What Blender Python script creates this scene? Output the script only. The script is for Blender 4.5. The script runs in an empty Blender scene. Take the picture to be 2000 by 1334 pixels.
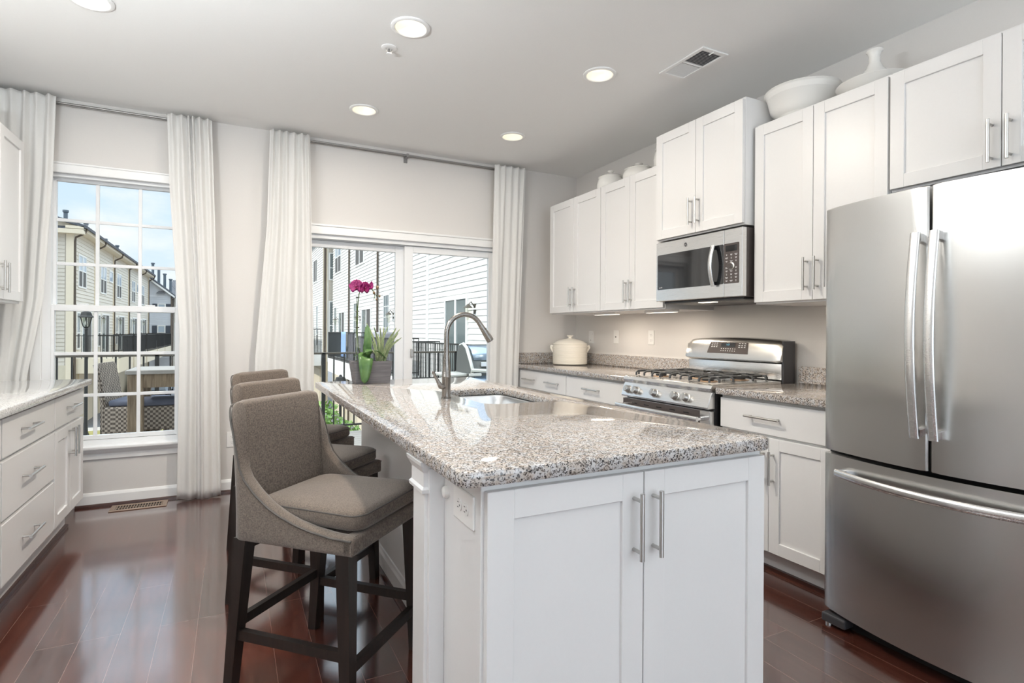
import bpy, bmesh, math, random
from mathutils import Vector, Matrix
R = math.radians
SC = bpy.context.scene
COL = SC.collection
random.seed(7)

# ------------------------------------------------------------------ camera
cam_d = bpy.data.cameras.new('camera')
cam = bpy.data.objects.new('camera', cam_d)
COL.objects.link(cam)
CAM_H, YAW, ROLL = 1.2107, R(26.70), R(0.35)
_r = Vector((math.cos(YAW), -math.sin(YAW), 0))
_f = Vector((math.sin(YAW), math.cos(YAW), 0))
_u = Vector((0, 0, 1))
_c, _s = math.cos(ROLL), math.sin(ROLL)
_x = _r * _c + _u * _s
_y = _u * _c - _r * _s
cam.matrix_world = Matrix(((_x.x, _y.x, -_f.x, 0), (_x.y, _y.y, -_f.y, 0), (_x.z, _y.z, -_f.z, CAM_H), (0, 0, 0, 1)))
cam_d.sensor_width = 36.0
cam_d.lens = 1084.86 * 36.0 / 2000.0
cam_d.shift_y = -(667.0 - 648.35) / 2000.0
cam_d.clip_start = 0.05
cam_d.clip_end = 500
SC.camera = cam

# ------------------------------------------------------------------ colour management
SC.view_settings.view_transform = 'Standard'
SC.view_settings.look = 'None'
SC.view_settings.gamma = 1.0
SC.view_settings.use_curve_mapping = False
SC.view_settings.exposure = 0.2
SC.cycles.use_denoising = True
SC.cycles.max_bounces = 10
SC.cycles.diffuse_bounces = 5
SC.cycles.transparent_max_bounces = 12
SC.cycles.sample_clamp_indirect = 6.0
SC.cycles.caustics_reflective = False
SC.cycles.caustics_refractive = False

# ------------------------------------------------------------------ world: pale blue sky with soft white clouds
W = bpy.data.worlds.new('sky')
SC.world = W
W.use_nodes = True
wn, wl = W.node_tree.nodes, W.node_tree.links
wn.clear()
w_out = wn.new('ShaderNodeOutputWorld')
w_bg = wn.new('ShaderNodeBackground')
w_tc = wn.new('ShaderNodeTexCoord')
w_sep = wn.new('ShaderNodeSeparateXYZ')
w_grad = wn.new('ShaderNodeValToRGB')
w_map = wn.new('ShaderNodeMapping')
w_noise = wn.new('ShaderNodeTexNoise')
w_cr = wn.new('ShaderNodeValToRGB')
w_mix = wn.new('ShaderNodeMix')
w_mix.data_type = 'RGBA'
wl.new(w_tc.outputs['Generated'], w_sep.inputs[0])
wl.new(w_sep.outputs['Z'], w_grad.inputs[0])
w_grad.color_ramp.elements[0].position = 0.0
w_grad.color_ramp.elements[0].color = (0.80, 0.90, 1.0, 1)
w_grad.color_ramp.elements[1].position = 0.30
w_grad.color_ramp.elements[1].color = (0.60, 0.79, 1.0, 1)
_e = w_grad.color_ramp.elements.new(0.62)
_e.color = (2.1, 2.35, 2.6, 1)
wl.new(w_tc.outputs['Generated'], w_map.inputs[0])
w_map.inputs['Scale'].default_value = (1, 1, 2.2)
wl.new(w_map.outputs[0], w_noise.inputs[0])
w_noise.inputs['Scale'].default_value = 5.0
w_noise.inputs['Detail'].default_value = 6
w_cr.color_ramp.elements[0].position = 0.46
w_cr.color_ramp.elements[1].position = 0.64
wl.new(w_noise.outputs[0], w_cr.inputs[0])
wl.new(w_cr.outputs[0], w_mix.inputs['Factor'])
wl.new(w_grad.outputs[0], w_mix.inputs['A'])
w_hi = wn.new('ShaderNodeMix'); w_hi.data_type = 'RGBA'; w_hi.blend_type = 'LIGHTEN'; w_hi.inputs['Factor'].default_value = 1.0
w_hi.inputs['A'].default_value = (1, 1, 1, 1); w_hi.clamp_result = False
wl.new(w_grad.outputs[0], w_hi.inputs['B'])
wl.new(w_hi.outputs['Result'], w_mix.inputs['B'])
wl.new(w_mix.outputs['Result'], w_bg.inputs[0])
w_bg.inputs[1].default_value = 0.95
wl.new(w_bg.outputs[0], w_out.inputs[0])

# ------------------------------------------------------------------ sun and daylight
def light(name, kind, loc, energy, color, rot=None, **kw):
    d = bpy.data.lights.new(name, kind)
    d.energy = energy
    d.color = color
    for k, v in kw.items():
        setattr(d, k, v)
    o = bpy.data.objects.new(name, d)
    COL.objects.link(o)
    o.location = loc
    if rot: o.rotation_euler = rot
    return o
sun = light('sun', 'SUN', (-20, 10, 30), 2.2, (1.0, 0.95, 0.87), angle=R(0.6))
sun.rotation_euler = Vector((0.74, 0.0, -0.67)).to_track_quat('-Z', 'Y').to_euler()
# daylight entering through the large windows of the wall behind the photographer and the glass of the window wall
light('daylight_back', 'AREA', (0.8, -4.40, 1.45), 85, (0.80, 0.90, 1.0), (R(90 + 12), 0, 0), shape='RECTANGLE', size=3.9, size_y=2.0)

# ------------------------------------------------------------------ materials
MATS = {}
def mat(name, color=(0.8, 0.8, 0.8), rough=0.5, metal=0.0, **kw):
    m = bpy.data.materials.new(name)
    m.use_nodes = True
    b = m.node_tree.nodes['Principled BSDF']
    b.inputs['Base Color'].default_value = (*color, 1)
    b.inputs['Roughness'].default_value = rough
    b.inputs['Metallic'].default_value = metal
    for k, v in kw.items():
        b.inputs[k].default_value = v
    MATS[name] = m
    return m
def nodes(m):
    t = m.node_tree
    return t.nodes, t.links, t.nodes['Principled BSDF']
def ramp(n, stops):
    r = n.new('ShaderNodeValToRGB')
    e = r.color_ramp.elements
    while len(e) < len(stops): e.new(0.5)
    for i, (p, c) in enumerate(stops):
        e[i].position = p
        e[i].color = (*c, 1) if len(c) == 3 else c
    return r
def objcoord(n, l, scale=(1, 1, 1), rot=(0, 0, 0), world=True):
    if world:
        g = n.new('ShaderNodeNewGeometry'); src = g.outputs['Position']
    else:
        g = n.new('ShaderNodeTexCoord'); src = g.outputs['Object']
    mp = n.new('ShaderNodeMapping')
    mp.inputs['Scale'].default_value = scale
    mp.inputs['Rotation'].default_value = rot
    l.new(src, mp.inputs[0])
    return mp.outputs[0]
def noise_paint(name, color, rough, scale=60, bump=0.03, var=0.02, **kw):
    m = mat(name, color, rough, **kw)
    n, l, b = nodes(m)
    co = objcoord(n, l)
    t = n.new('ShaderNodeTexNoise'); t.inputs['Scale'].default_value = scale; t.inputs['Detail'].default_value = 3
    l.new(co, t.inputs[0])
    lo = tuple(max(0, c - var) for c in color); hi = tuple(min(1, c + var) for c in color)
    r = ramp(n, [(0.3, lo), (0.7, hi)])
    l.new(t.outputs[0], r.inputs[0]); l.new(r.outputs[0], b.inputs['Base Color'])
    bp = n.new('ShaderNodeBump'); bp.inputs['Strength'].default_value = bump; bp.inputs['Distance'].default_value = 0.01
    l.new(t.outputs[0], bp.inputs['Height']); l.new(bp.outputs[0], b.inputs['Normal'])
    return m
noise_paint('wall_paint', (0.715, 0.69, 0.665), 0.7, 180, 0.03, 0.006)
noise_paint('ceiling_paint', (0.885, 0.885, 0.875), 0.8, 150, 0.03, 0.006)
noise_paint('cabinet_paint', (0.79, 0.785, 0.78), 0.33, 90, 0.01, 0.004)
noise_paint('trim_paint', (0.88, 0.88, 0.875), 0.35, 90, 0.01, 0.004)
noise_paint('vinyl_white', (0.86, 0.87, 0.88), 0.35, 90, 0.0, 0.004)
mat('plate_white', (0.86, 0.85, 0.83), 0.35)
mat('porcelain', (0.87, 0.86, 0.83), 0.18)
mat('porcelain_cream', (0.86, 0.82, 0.74), 0.25)
mat('black_plastic', (0.012, 0.012, 0.014), 0.25)
mat('dark_grey_plastic', (0.05, 0.05, 0.055), 0.35)
mat('black_glass', (0.012, 0.013, 0.015), 0.05, 0.0, **{'Specular IOR Level': 0.9})
mat('panel_brown', (0.075, 0.062, 0.058), 0.25)
mat('legend_white', (0.75, 0.75, 0.75), 0.5)
mat('cast_iron', (0.045, 0.047, 0.05), 0.45)
mat('burner_brass', (0.55, 0.38, 0.26), 0.35, 0.8)
mat('chrome', (0.85, 0.85, 0.86), 0.12, 1.0)
mat('dark_gap', (0.004, 0.004, 0.004), 0.8)
mat('rail_black', (0.025, 0.024, 0.022), 0.5)
mat('rail_bronze', (0.10, 0.085, 0.065), 0.5)
def brushed(name, color, rough, axis='Z', amt=0.05, aniso=0.0):
    m = mat(name, color, rough, 1.0)
    n, l, b = nodes(m)
    sc = {'Z': (900, 900, 10), 'Y': (900, 10, 900), 'X': (10, 900, 900)}[axis]
    co = objcoord(n, l, sc)
    t = n.new('ShaderNodeTexNoise'); t.inputs['Scale'].default_value = 1.0; t.inputs['Detail'].default_value = 2
    l.new(co, t.inputs[0])
    mr = n.new('ShaderNodeMapRange'); mr.inputs['To Min'].default_value = rough - amt; mr.inputs['To Max'].default_value = rough + amt
    l.new(t.outputs[0], mr.inputs[0]); l.new(mr.outputs[0], b.inputs['Roughness'])
    if aniso:
        tg = n.new('ShaderNodeTangent'); tg.direction_type = 'RADIAL'; tg.axis = 'Z'
        b.inputs['Anisotropic'].default_value = aniso; l.new(tg.outputs[0], b.inputs['Tangent'])
    return m
brushed('stainless', (0.60, 0.595, 0.58), 0.27, 'Y', 0.0, 0.75)
brushed('stainless_bright', (0.78, 0.78, 0.775), 0.26, 'Y')
brushed('sink_steel', (0.62, 0.63, 0.64), 0.30, 'X')
brushed('nickel', (0.56, 0.55, 0.53), 0.32, 'Z', 0.05)
brushed('faucet_steel', (0.25, 0.235, 0.22), 0.28, 'Z', 0.05)
mat('rod_metal', (0.33, 0.32, 0.31), 0.4, 0.9)
# granite
def granite(name, light_c, mid_c, dark_c, tan_c, scale=330, rough=0.06):
    m = mat(name, light_c, rough, 0.0, **{'Specular IOR Level': 0.6})
    n, l, b = nodes(m)
    co = objcoord(n, l)
    v = n.new('ShaderNodeTexVoronoi'); v.inputs['Scale'].default_value = scale; v.inputs['Randomness'].default_value = 1.0
    v2 = n.new('ShaderNodeTexNoise'); v2.inputs['Scale'].default_value = scale * 0.5; v2.inputs['Detail'].default_value = 2
    v3 = n.new('ShaderNodeTexNoise'); v3.inputs['Scale'].default_value = 55; v3.inputs['Detail'].default_value = 2
    for q in (v, v2, v3): l.new(co, q.inputs['Vector'])
    sp = n.new('ShaderNodeSeparateColor'); l.new(v.outputs['Color'], sp.inputs[0])
    mx = n.new('ShaderNodeMath'); mx.operation = 'MULTIPLY_ADD'; mx.inputs[1].default_value = 0.45
    l.new(sp.outputs[0], mx.inputs[0])
    m2 = n.new('ShaderNodeMath'); m2.operation = 'MULTIPLY'; m2.inputs[1].default_value = 0.62
    l.new(v2.outputs[0], m2.inputs[0]); l.new(m2.outputs[0], mx.inputs[2])
    r = ramp(n, [(0.33, dark_c), (0.37, mid_c), (0.46, mid_c), (0.52, light_c)])
    l.new(mx.outputs[0], r.inputs[0])
    rt = ramp(n, [(0.40, (0, 0, 0)), (0.58, (1, 1, 1))])
    l.new(v3.outputs[0], rt.inputs[0])
    mm = n.new('ShaderNodeMix'); mm.data_type = 'RGBA'; mm.blend_type = 'MULTIPLY'
    l.new(rt.outputs[0], mm.inputs['Factor']); l.new(r.outputs[0], mm.inputs['A']); mm.inputs['B'].default_value = (*tan_c, 1)
    l.new(mm.outputs['Result'], b.inputs['Base Color'])
    return m
granite('granite', (0.56, 0.55, 0.55), (0.20, 0.185, 0.18), (0.028, 0.027, 0.03), (0.89, 0.80, 0.71))  # tan multiplier paints warm lamplight on the island top into the stone
granite('granite_pale', (0.72, 0.72, 0.72), (0.52, 0.52, 0.52), (0.25, 0.25, 0.25), (0.93, 0.92, 0.90))
# floor boards
def boards():
    m = mat('cherry_boards', (0.1, 0.03, 0.02), 0.16, 0.0, **{'Specular IOR Level': 0.5, 'Coat Weight': 1.0, 'Coat IOR': 1.85, 'Coat Roughness': 0.12})
    n, l, b = nodes(m)
    g = n.new('ShaderNodeNewGeometry')
    mp = n.new('ShaderNodeMapping'); mp.inputs['Rotation'].default_value = (0, 0, R(90)); mp.inputs['Location'].default_value = (0.37, 0.257 + 0.1345 * 40, 0)
    l.new(g.outputs['Position'], mp.inputs[0])
    br = n.new('ShaderNodeTexBrick')
    br.offset = 0.37; br.offset_frequency = 3; br.squash = 1.0
    br.inputs['Scale'].default_value = 1.0
    br.inputs['Mortar Size'].default_value = 0.0008
    br.inputs['Mortar Smooth'].default_value = 0.1
    br.inputs['Brick Width'].default_value = 1.15
    br.inputs['Row Height'].default_value = 0.1345
    br.inputs['Color1'].default_value = (0.0, 0.0, 0.0, 1)
    br.inputs['Color2'].default_value = (1, 1, 1, 1)
    br.inputs['Mortar'].default_value = (0.5, 0.5, 0.5, 1)
    l.new(mp.outputs[0], br.inputs['Vector'])
    co2 = objcoord(n, l, (16, 1.3, 1))
    t = n.new('ShaderNodeTexNoise'); t.inputs['Scale'].default_value = 3.0; t.inputs['Detail'].default_value = 6; t.inputs['Distortion'].default_value = 0.8
    l.new(co2, t.inputs[0])
    rg = ramp(n, [(0.25, (0.045, 0.013, 0.009)), (0.5, (0.075, 0.024, 0.016)), (0.75, (0.115, 0.040, 0.026))])
    l.new(t.outputs[0], rg.inputs[0])
    tint = ramp(n, [(0.0, (0.70, 0.72, 0.75)), (1.0, (1.25, 1.12, 1.05))])
    l.new(br.outputs['Color'], tint.inputs[0])
    mm = n.new('ShaderNodeMix'); mm.data_type = 'RGBA'; mm.blend_type = 'MULTIPLY'; mm.inputs['Factor'].default_value = 1.0
    l.new(rg.outputs[0], mm.inputs['A']); l.new(tint.outputs[0], mm.inputs['B'])
    m3 = n.new('ShaderNodeMix'); m3.data_type = 'RGBA'
    l.new(br.outputs['Fac'], m3.inputs['Factor']); l.new(mm.outputs['Result'], m3.inputs['A']); m3.inputs['B'].default_value = (0.24, 0.15, 0.125, 1)
    l.new(m3.outputs['Result'], b.inputs['Base Color'])
    mr = n.new('ShaderNodeMapRange'); mr.inputs['To Min'].default_value = 0.12; mr.inputs['To Max'].default_value = 0.24
    l.new(t.outputs[0], mr.inputs[0]); l.new(mr.outputs[0], b.inputs['Roughness'])
boards()
mat('shoe_wood', (0.05, 0.016, 0.011), 0.3)
def wood(name, dark, lite, rough=0.45, scale=(30, 30, 3)):
    m = mat(name, dark, rough)
    n, l, b = nodes(m)
    co = objcoord(n, l, scale, world=False)
    t = n.new('ShaderNodeTexNoise'); t.inputs['Scale'].default_value = 2.0; t.inputs['Detail'].default_value = 5; t.inputs['Distortion'].default_value = 0.5
    l.new(co, t.inputs[0])
    r = ramp(n, [(0.3, dark), (0.75, lite)])
    l.new(t.outputs[0], r.inputs[0]); l.new(r.outputs[0], b.inputs['Base Color'])
wood('espresso_wood', (0.006, 0.004, 0.003), (0.020, 0.012, 0.009), 0.42)
wood('grey_barn_wood', (0.085, 0.08, 0.085), (0.16, 0.15, 0.155), 0.6, (4, 4, 60))
wood('teak_wood', (0.12, 0.085, 0.05), (0.28, 0.21, 0.14), 0.6)
wood('table_top_wood', (0.27, 0.25, 0.23), (0.36, 0.34, 0.31), 0.6, (3, 30, 30))
def weave(name, c1, c2, scale=1300, rough=0.9, bump=0.35):
    m = mat(name, c1, rough, 0.0, **{'Sheen Weight': 0.25, 'Specular IOR Level': 0.15})
    n, l, b = nodes(m)
    h = []
    for sc in ((scale * 0.12, scale, scale), (scale, scale * 0.12, scale * 0.12)):
        co = objcoord(n, l, sc, world=False)
        t = n.new('ShaderNodeTexNoise'); t.inputs['Scale'].default_value = 1.0; t.inputs['Detail'].default_value = 1
        l.new(co, t.inputs[0]); h.append(t.outputs[0])
    ad = n.new('ShaderNodeMath'); ad.operation = 'ADD'
    l.new(h[0], ad.inputs[0]); l.new(h[1], ad.inputs[1])
    dv = n.new('ShaderNodeMath'); dv.operation = 'MULTIPLY'; dv.inputs[1].default_value = 0.5
    l.new(ad.outputs[0], dv.inputs[0])
    r = ramp(n, [(0.36, c1), (0.64, c2)])
    l.new(dv.outputs[0], r.inputs[0]); l.new(r.outputs[0], b.inputs['Base Color'])
    bp = n.new('ShaderNodeBump'); bp.inputs['Strength'].default_value = bump; bp.inputs['Distance'].default_value = 0.001
    l.new(dv.outputs[0], bp.inputs['Height']); l.new(bp.outputs[0], b.inputs['Normal'])
    return m
weave('tweed', (0.068, 0.053, 0.044), (0.205, 0.163, 0.132))
mat('piping', (0.09, 0.08, 0.072), 0.9)
def curtain_mat():
    m = mat('linen', (0.90, 0.89, 0.87), 0.9, 0.0, **{'Specular IOR Level': 0.1})
    n, l, b = nodes(m)
    co = objcoord(n, l, (900, 900, 120))
    t = n.new('ShaderNodeTexNoise'); t.inputs['Scale'].default_value = 0.4
    l.new(co, t.inputs[0])
    r = ramp(n, [(0.3, (0.89, 0.88, 0.86)), (0.7, (0.92, 0.915, 0.90))])
    l.new(t.outputs[0], r.inputs[0]); l.new(r.outputs[0], b.inputs['Base Color'])
    tr = n.new('ShaderNodeBsdfTranslucent'); tr.inputs[0].default_value = (0.85, 0.84, 0.82, 1)
    mx = n.new('ShaderNodeMixShader'); mx.inputs[0].default_value = 0.28
    l.new(b.outputs[0], mx.inputs[1]); l.new(tr.outputs[0], mx.inputs[2])
    l.new(mx.outputs[0], n['Material Output'].inputs[0])
curtain_mat()
def glass_mat(name, tint=(1, 1, 1), refl=0.06):
    m = bpy.data.materials.new(name); m.use_nodes = True
    n, l = m.node_tree.nodes, m.node_tree.links
    n.clear()
    o = n.new('ShaderNodeOutputMaterial'); t = n.new('ShaderNodeBsdfTransparent'); g = n.new('ShaderNodeBsdfGlossy')
    t.inputs[0].default_value = (*tint, 1); g.inputs['Roughness'].default_value = 0.0
    lw = n.new('ShaderNodeLayerWeight'); lw.inputs[0].default_value = refl * 2
    mr = n.new('ShaderNodeMath'); mr.operation = 'MULTIPLY'; mr.inputs[1].default_value = 0.6
    l.new(lw.outputs['Fresnel'], mr.inputs[0])
    mx = n.new('ShaderNodeMixShader')
    l.new(mr.outputs[0], mx.inputs[0]); l.new(t.outputs[0], mx.inputs[1]); l.new(g.outputs[0], mx.inputs[2])
    l.new(mx.outputs[0], o.inputs[0])
    MATS[name] = m
glass_mat('window_glass', (0.97, 0.985, 0.98))
glass_mat('lantern_glass', (0.9, 0.9, 0.85))
def emit(name, color, strength):
    m = bpy.data.materials.new(name); m.use_nodes = True
    n, l = m.node_tree.nodes, m.node_tree.links
    n.clear()
    o = n.new('ShaderNodeOutputMaterial'); e = n.new('ShaderNodeEmission')
    e.inputs[0].default_value = (*color, 1); e.inputs[1].default_value = strength
    l.new(e.outputs[0], o.inputs[0]); MATS[name] = m
emit('lamp_glow', (1.0, 0.90, 0.68), 5.0)
emit('strip_glow', (1.0, 0.90, 0.75), 3.0)
emit('display_glow', (0.35, 0.75, 0.9), 0.6)
mat('can_white', (0.90, 0.88, 0.82), 0.5)
# plants
def leafmat(name, c1, c2, rough=0.35, scale=25):
    m = mat(name, c1, rough)
    n, l, b = nodes(m)
    co = objcoord(n, l)
    t = n.new('ShaderNodeTexNoise'); t.inputs['Scale'].default_value = scale
    l.new(co, t.inputs[0]); r = ramp(n, [(0.35, c1), (0.65, c2)])
    l.new(t.outputs[0], r.inputs[0]); l.new(r.outputs[0], b.inputs['Base Color'])
leafmat('orchid_leaf', (0.035, 0.095, 0.02), (0.085, 0.165, 0.05))
leafmat('spiky_leaf', (0.16, 0.22, 0.10), (0.32, 0.36, 0.20), 0.5, 40)
leafmat('petal', (0.17, 0.004, 0.075), (0.27, 0.012, 0.12), 0.5, 60)
mat('petal_dark', (0.16, 0.0, 0.05), 0.5)
mat('orchid_stem', (0.06, 0.09, 0.02), 0.5)
mat('bud', (0.16, 0.10, 0.05), 0.5)
leafmat('soil', (0.02, 0.018, 0.012), (0.07, 0.08, 0.04), 0.9, 120)
leafmat('shrub_leaf', (0.10, 0.22, 0.04), (0.25, 0.40, 0.10), 0.6, 3)
# outdoors
def siding(name, color, pitch=0.16):
    noise_paint(name, color, 0.55, 3, 0.0, 0.012)
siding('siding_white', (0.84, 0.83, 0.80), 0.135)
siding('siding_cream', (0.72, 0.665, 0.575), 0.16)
siding('siding_shaded', (0.62, 0.56, 0.47), 0.16)  # shade on the end walls painted in as a darker siding colour
siding('siding_grey', (0.62, 0.64, 0.68), 0.16)
noise_paint('trim_outdoor', (0.85, 0.84, 0.81), 0.5, 8, 0.0, 0.01)
noise_paint('trim_cream', (0.78, 0.68, 0.52), 0.5, 8, 0.0, 0.01)
noise_paint('garage_beige', (0.62, 0.55, 0.42), 0.6, 4, 0.0, 0.03)
noise_paint('roof_shingle', (0.10, 0.105, 0.12), 0.9, 14, 0.2, 0.03)
noise_paint('asphalt', (0.20, 0.20, 0.21), 0.9, 10, 0.1, 0.03)
noise_paint('concrete', (0.50, 0.47, 0.43), 0.9, 10, 0.1, 0.04)
leafmat('lawn', (0.20, 0.19, 0.05), (0.34, 0.30, 0.11), 0.9, 4)
mat('house_glass', (0.16, 0.19, 0.19), 0.08, 0.0, **{'Specular IOR Level': 0.8})
mat('screen_dark', (0.11, 0.105, 0.10), 0.7)
mat('painted_sky_glass', (0.42, 0.50, 0.58), 0.05, 0.0, **{'Specular IOR Level': 1.0})  # reflected sky painted into the base colour of the panes
mat('downspout_brown', (0.10, 0.075, 0.055), 0.5)
mat('vent_pipe', (0.12, 0.15, 0.18), 0.5)
noise_paint('screen_black', (0.045, 0.042, 0.04), 0.9, 10, 0.05, 0.02)
noise_paint('screen_grey', (0.36, 0.35, 0.38), 0.9, 6, 0.05, 0.05)
noise_paint('screen_slate', (0.10, 0.12, 0.13), 0.9, 10, 0.05, 0.06)
mat('towel_blue', (0.28, 0.42, 0.72), 0.9)
mat('shutter_dark', (0.06, 0.07, 0.09), 0.6)
mat('wicker_light', (0.70, 0.64, 0.60), 0.6)
def wicker():
    m = mat('wicker', (0.3, 0.25, 0.2), 0.6)
    n, l, b = nodes(m)
    co = objcoord(n, l)
    ck = n.new('ShaderNodeTexChecker'); ck.inputs['Scale'].default_value = 48
    ck.inputs['Color1'].default_value = (0.34, 0.29, 0.24, 1); ck.inputs['Color2'].default_value = (0.09, 0.07, 0.055, 1)
    l.new(co, ck.inputs[0]); l.new(ck.outputs[0], b.inputs['Base Color'])
    bp = n.new('ShaderNodeBump'); bp.inputs['Strength'].default_value = 0.7; bp.inputs['Distance'].default_value = 0.006
    l.new(ck.outputs['Fac'], bp.inputs['Height']); l.new(bp.outputs[0], b.inputs['Normal'])
wicker()
mat('cushion_slate', (0.10, 0.11, 0.15), 0.9)
mat('grill_grey', (0.10, 0.105, 0.10), 0.5)
mat('grill_trim', (0.66, 0.67, 0.63), 0.35, 0.3)
mat('grill_lid', (0.36, 0.45, 0.56), 0.25, 0.9)
mat('bark', (0.10, 0.08, 0.07), 0.9)
mat('car_paint', (0.45, 0.50, 0.55), 0.2, 0.5)

# ------------------------------------------------------------------ mesh builder
class MB:
    """collects shapes in one bmesh; coordinates go through an optional frame (o, u, n): a*u + b*n + c*z"""
    def __init__(s, frame=None):
        s.bm = bmesh.new(); s.fr = frame
    def P(s, p):
        if s.fr is None: return Vector(p)
        o, u, n = s.fr
        return Vector(o) + Vector(u) * p[0] + Vector(n) * p[1] + Vector((0, 0, p[2]))
    def box(s, a0, a1, b0, b1, c0, c1, bev=0.0, seg=1):
        vs = [s.bm.verts.new(s.P((a, b, c))) for a in (a0, a1) for b in (b0, b1) for c in (c0, c1)]
        fs = [s.bm.faces.new([vs[i] for i in q]) for q in ((0, 1, 3, 2), (4, 6, 7, 5), (0, 4, 5, 1), (2, 3, 7, 6), (0, 2, 6, 4), (1, 5, 7, 3))]
        if bev > 0:
            es = list({e for f in fs for e in f.edges})
            bmesh.ops.bevel(s.bm, geom=es, offset=bev, segments=seg, affect='EDGES', profile=0.5)
        return s
    def prism(s, pts, vec, bev=0.0, seg=1):
        """polygon (list of points) swept along vec"""
        vec = Vector(vec)
        A = [s.P(p) for p in pts]
        v = (s.P(vec) - s.P((0, 0, 0)))
        va = [s.bm.verts.new(p) for p in A]; vb = [s.bm.verts.new(p + v) for p in A]
        n = len(A)
        fs = [s.bm.faces.new(va), s.bm.faces.new(vb[::-1])]
        for i in range(n):
            fs.append(s.bm.faces.new((va[i], va[(i + 1) % n], vb[(i + 1) % n], vb[i])))
        if bev > 0:
            es = list(fs[0].edges) + list(fs[1].edges)
            bmesh.ops.bevel(s.bm, geom=es, offset=bev, segments=seg, affect='EDGES', profile=0.5)
        return s
    def loft(s, rings, cap=True, closed=True):
        vr = [[s.bm.verts.new(s.P(p)) for p in ring] for ring in rings]
        n = len(vr[0])
        for i in range(len(vr) - 1):
            for j in range(n if closed else n - 1):
                a, b, c, d = vr[i][j], vr[i][(j + 1) % n], vr[i + 1][(j + 1) % n], vr[i + 1][j]
                try: s.bm.faces.new((a, b, c, d))
                except ValueError: pass
        if cap and closed:
            for q in (vr[0], vr[-1]):
                try: s.bm.faces.new(q)
                except ValueError: pass
        return s
    def tube(s, pts, r, n=10, cap=True, flat=None):
        P = [Vector(p) for p in pts]
        rr = r if isinstance(r, (list, tuple)) else [r] * len(P)
        rings = []; up = None
        for i, p in enumerate(P):
            d = (P[min(i + 1, len(P) - 1)] - P[max(i - 1, 0)]).normalized()
            if up is None:
                up = Vector((0, 0, 1)) if abs(d.z) < 0.9 else Vector((0, 1, 0))
            x = d.cross(up).normalized(); y = x.cross(d).normalized(); up = y
            rings.append([p + x * math.cos(2 * math.pi * k / n) * rr[i] + y * math.sin(2 * math.pi * k / n) * rr[i] * (flat or 1) for k in range(n)])
        return s.loft(rings, cap)
    def lathe(s, prof, c=(0, 0, 0), n=28, axis='Z', cap=True):
        rings = []
        for r, h in prof:
            ring = []
            for k in range(n):
                a = 2 * math.pi * k / n
                x, y = max(r, 1e-4) * math.cos(a), max(r, 1e-4) * math.sin(a)
                p = {'Z': (x, y, h), 'Y': (x, h, y), 'X': (h, x, y)}[axis]
                ring.append((c[0] + p[0], c[1] + p[1], c[2] + p[2]))
            rings.append(ring)
        return s.loft(rings, cap)
    def ball(s, c, r, n=12, m=8):
        rx, ry, rz = r if isinstance(r, (tuple, list)) else (r, r, r)
        rings = []
        for i in range(m + 1):
            t = math.pi * i / m
            q = max(math.sin(t), 1e-3)
            rings.append([(c[0] + rx * q * math.cos(2 * math.pi * k / n), c[1] + ry * q * math.sin(2 * math.pi * k / n), c[2] - rz * math.cos(t)) for k in range(n)])
        return s.loft(rings)
    def quad(s, *pts):
        s.bm.faces.new([s.bm.verts.new(s.P(p)) for p in pts]); return s
    def grid(s, rows):
        return s.loft(rows, cap=False, closed=False)
    def build(s, name, material, parent=None, smooth=None, solid=0, normals=True, local=False):
        me = bpy.data.meshes.new(name)
        if parent is not None and not local:
            off = Vector(parent.location)
            q = parent.parent
            while q is not None:
                off += Vector(q.location); q = q.parent
            bmesh.ops.translate(s.bm, vec=-off, verts=s.bm.verts)
        if normals: bmesh.ops.recalc_face_normals(s.bm, faces=s.bm.faces)
        s.bm.to_mesh(me); s.bm.free()
        o = bpy.data.objects.new(name, me)
        COL.objects.link(o)
        me.materials.append(MATS[material])
        if smooth:
            me.shade_smooth()
            me.set_sharp_from_angle(angle=R(smooth))
        if solid:
            md = o.modifiers.new('thickness', 'SOLIDIFY'); md.thickness = solid; md.offset = 0
        if parent is not None: o.parent = parent
        return o
def tag(o, label, cat, group=None, kind=None):
    o['label'] = label; o['category'] = cat
    if group: o['group'] = group
    if kind: o['kind'] = kind
    return o
def thing(name, label, cat, loc=(0, 0, 0), group=None, rz=0, kind=None):
    o = bpy.data.objects.new(name, None); COL.objects.link(o)
    o.empty_display_size = 0.05
    o.location = loc; o.rotation_euler = (0, 0, rz)
    return tag(o, label, cat, group, kind)
def struct(o, label, cat):
    return tag(o, label, cat, None, 'structure')
def copy_tree(o, parent=None):
    c = o.copy(); COL.objects.link(c)
    if parent is not None: c.parent = parent
    for ch in [k for k in bpy.data.objects if k.parent is o]:
        copy_tree(ch, c)
    return c

# ================================================================== THE ROOM
XR, XL, YW, YB, H = 3.06, -1.46, 4.671, -4.45, 2.752
T = 0.16
struct(MB().box(XL - T, XR + T, YB - T, YW + T, -0.06, 0.0).build('floor', 'cherry_boards'), 'glossy dark cherry plank floor of the kitchen', 'floor')
CANS = [(0.797, 2.749), (1.948, 2.731), (0.808, 3.920), (1.960, 3.909), (-0.605, 3.204), (0.79, 1.58), (1.95, 1.56), (-0.6, 1.3), (0.79, 0.2), (1.95, 0.2), (0.79, -1.8)]
m = MB(); es = []
for lp in [[(XL - T, YB - T), (XR + T, YB - T), (XR + T, YW + T), (XL - T, YW + T)]] + [[(x + 0.0785 * math.cos(2 * math.pi * k / 32), y + 0.0785 * math.sin(2 * math.pi * k / 32)) for k in range(32)] for x, y in CANS]:
    v = [m.bm.verts.new((x, y, H)) for x, y in lp]
    es += [m.bm.edges.new((v[i], v[(i + 1) % len(v)])) for i in range(len(v))]
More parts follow.
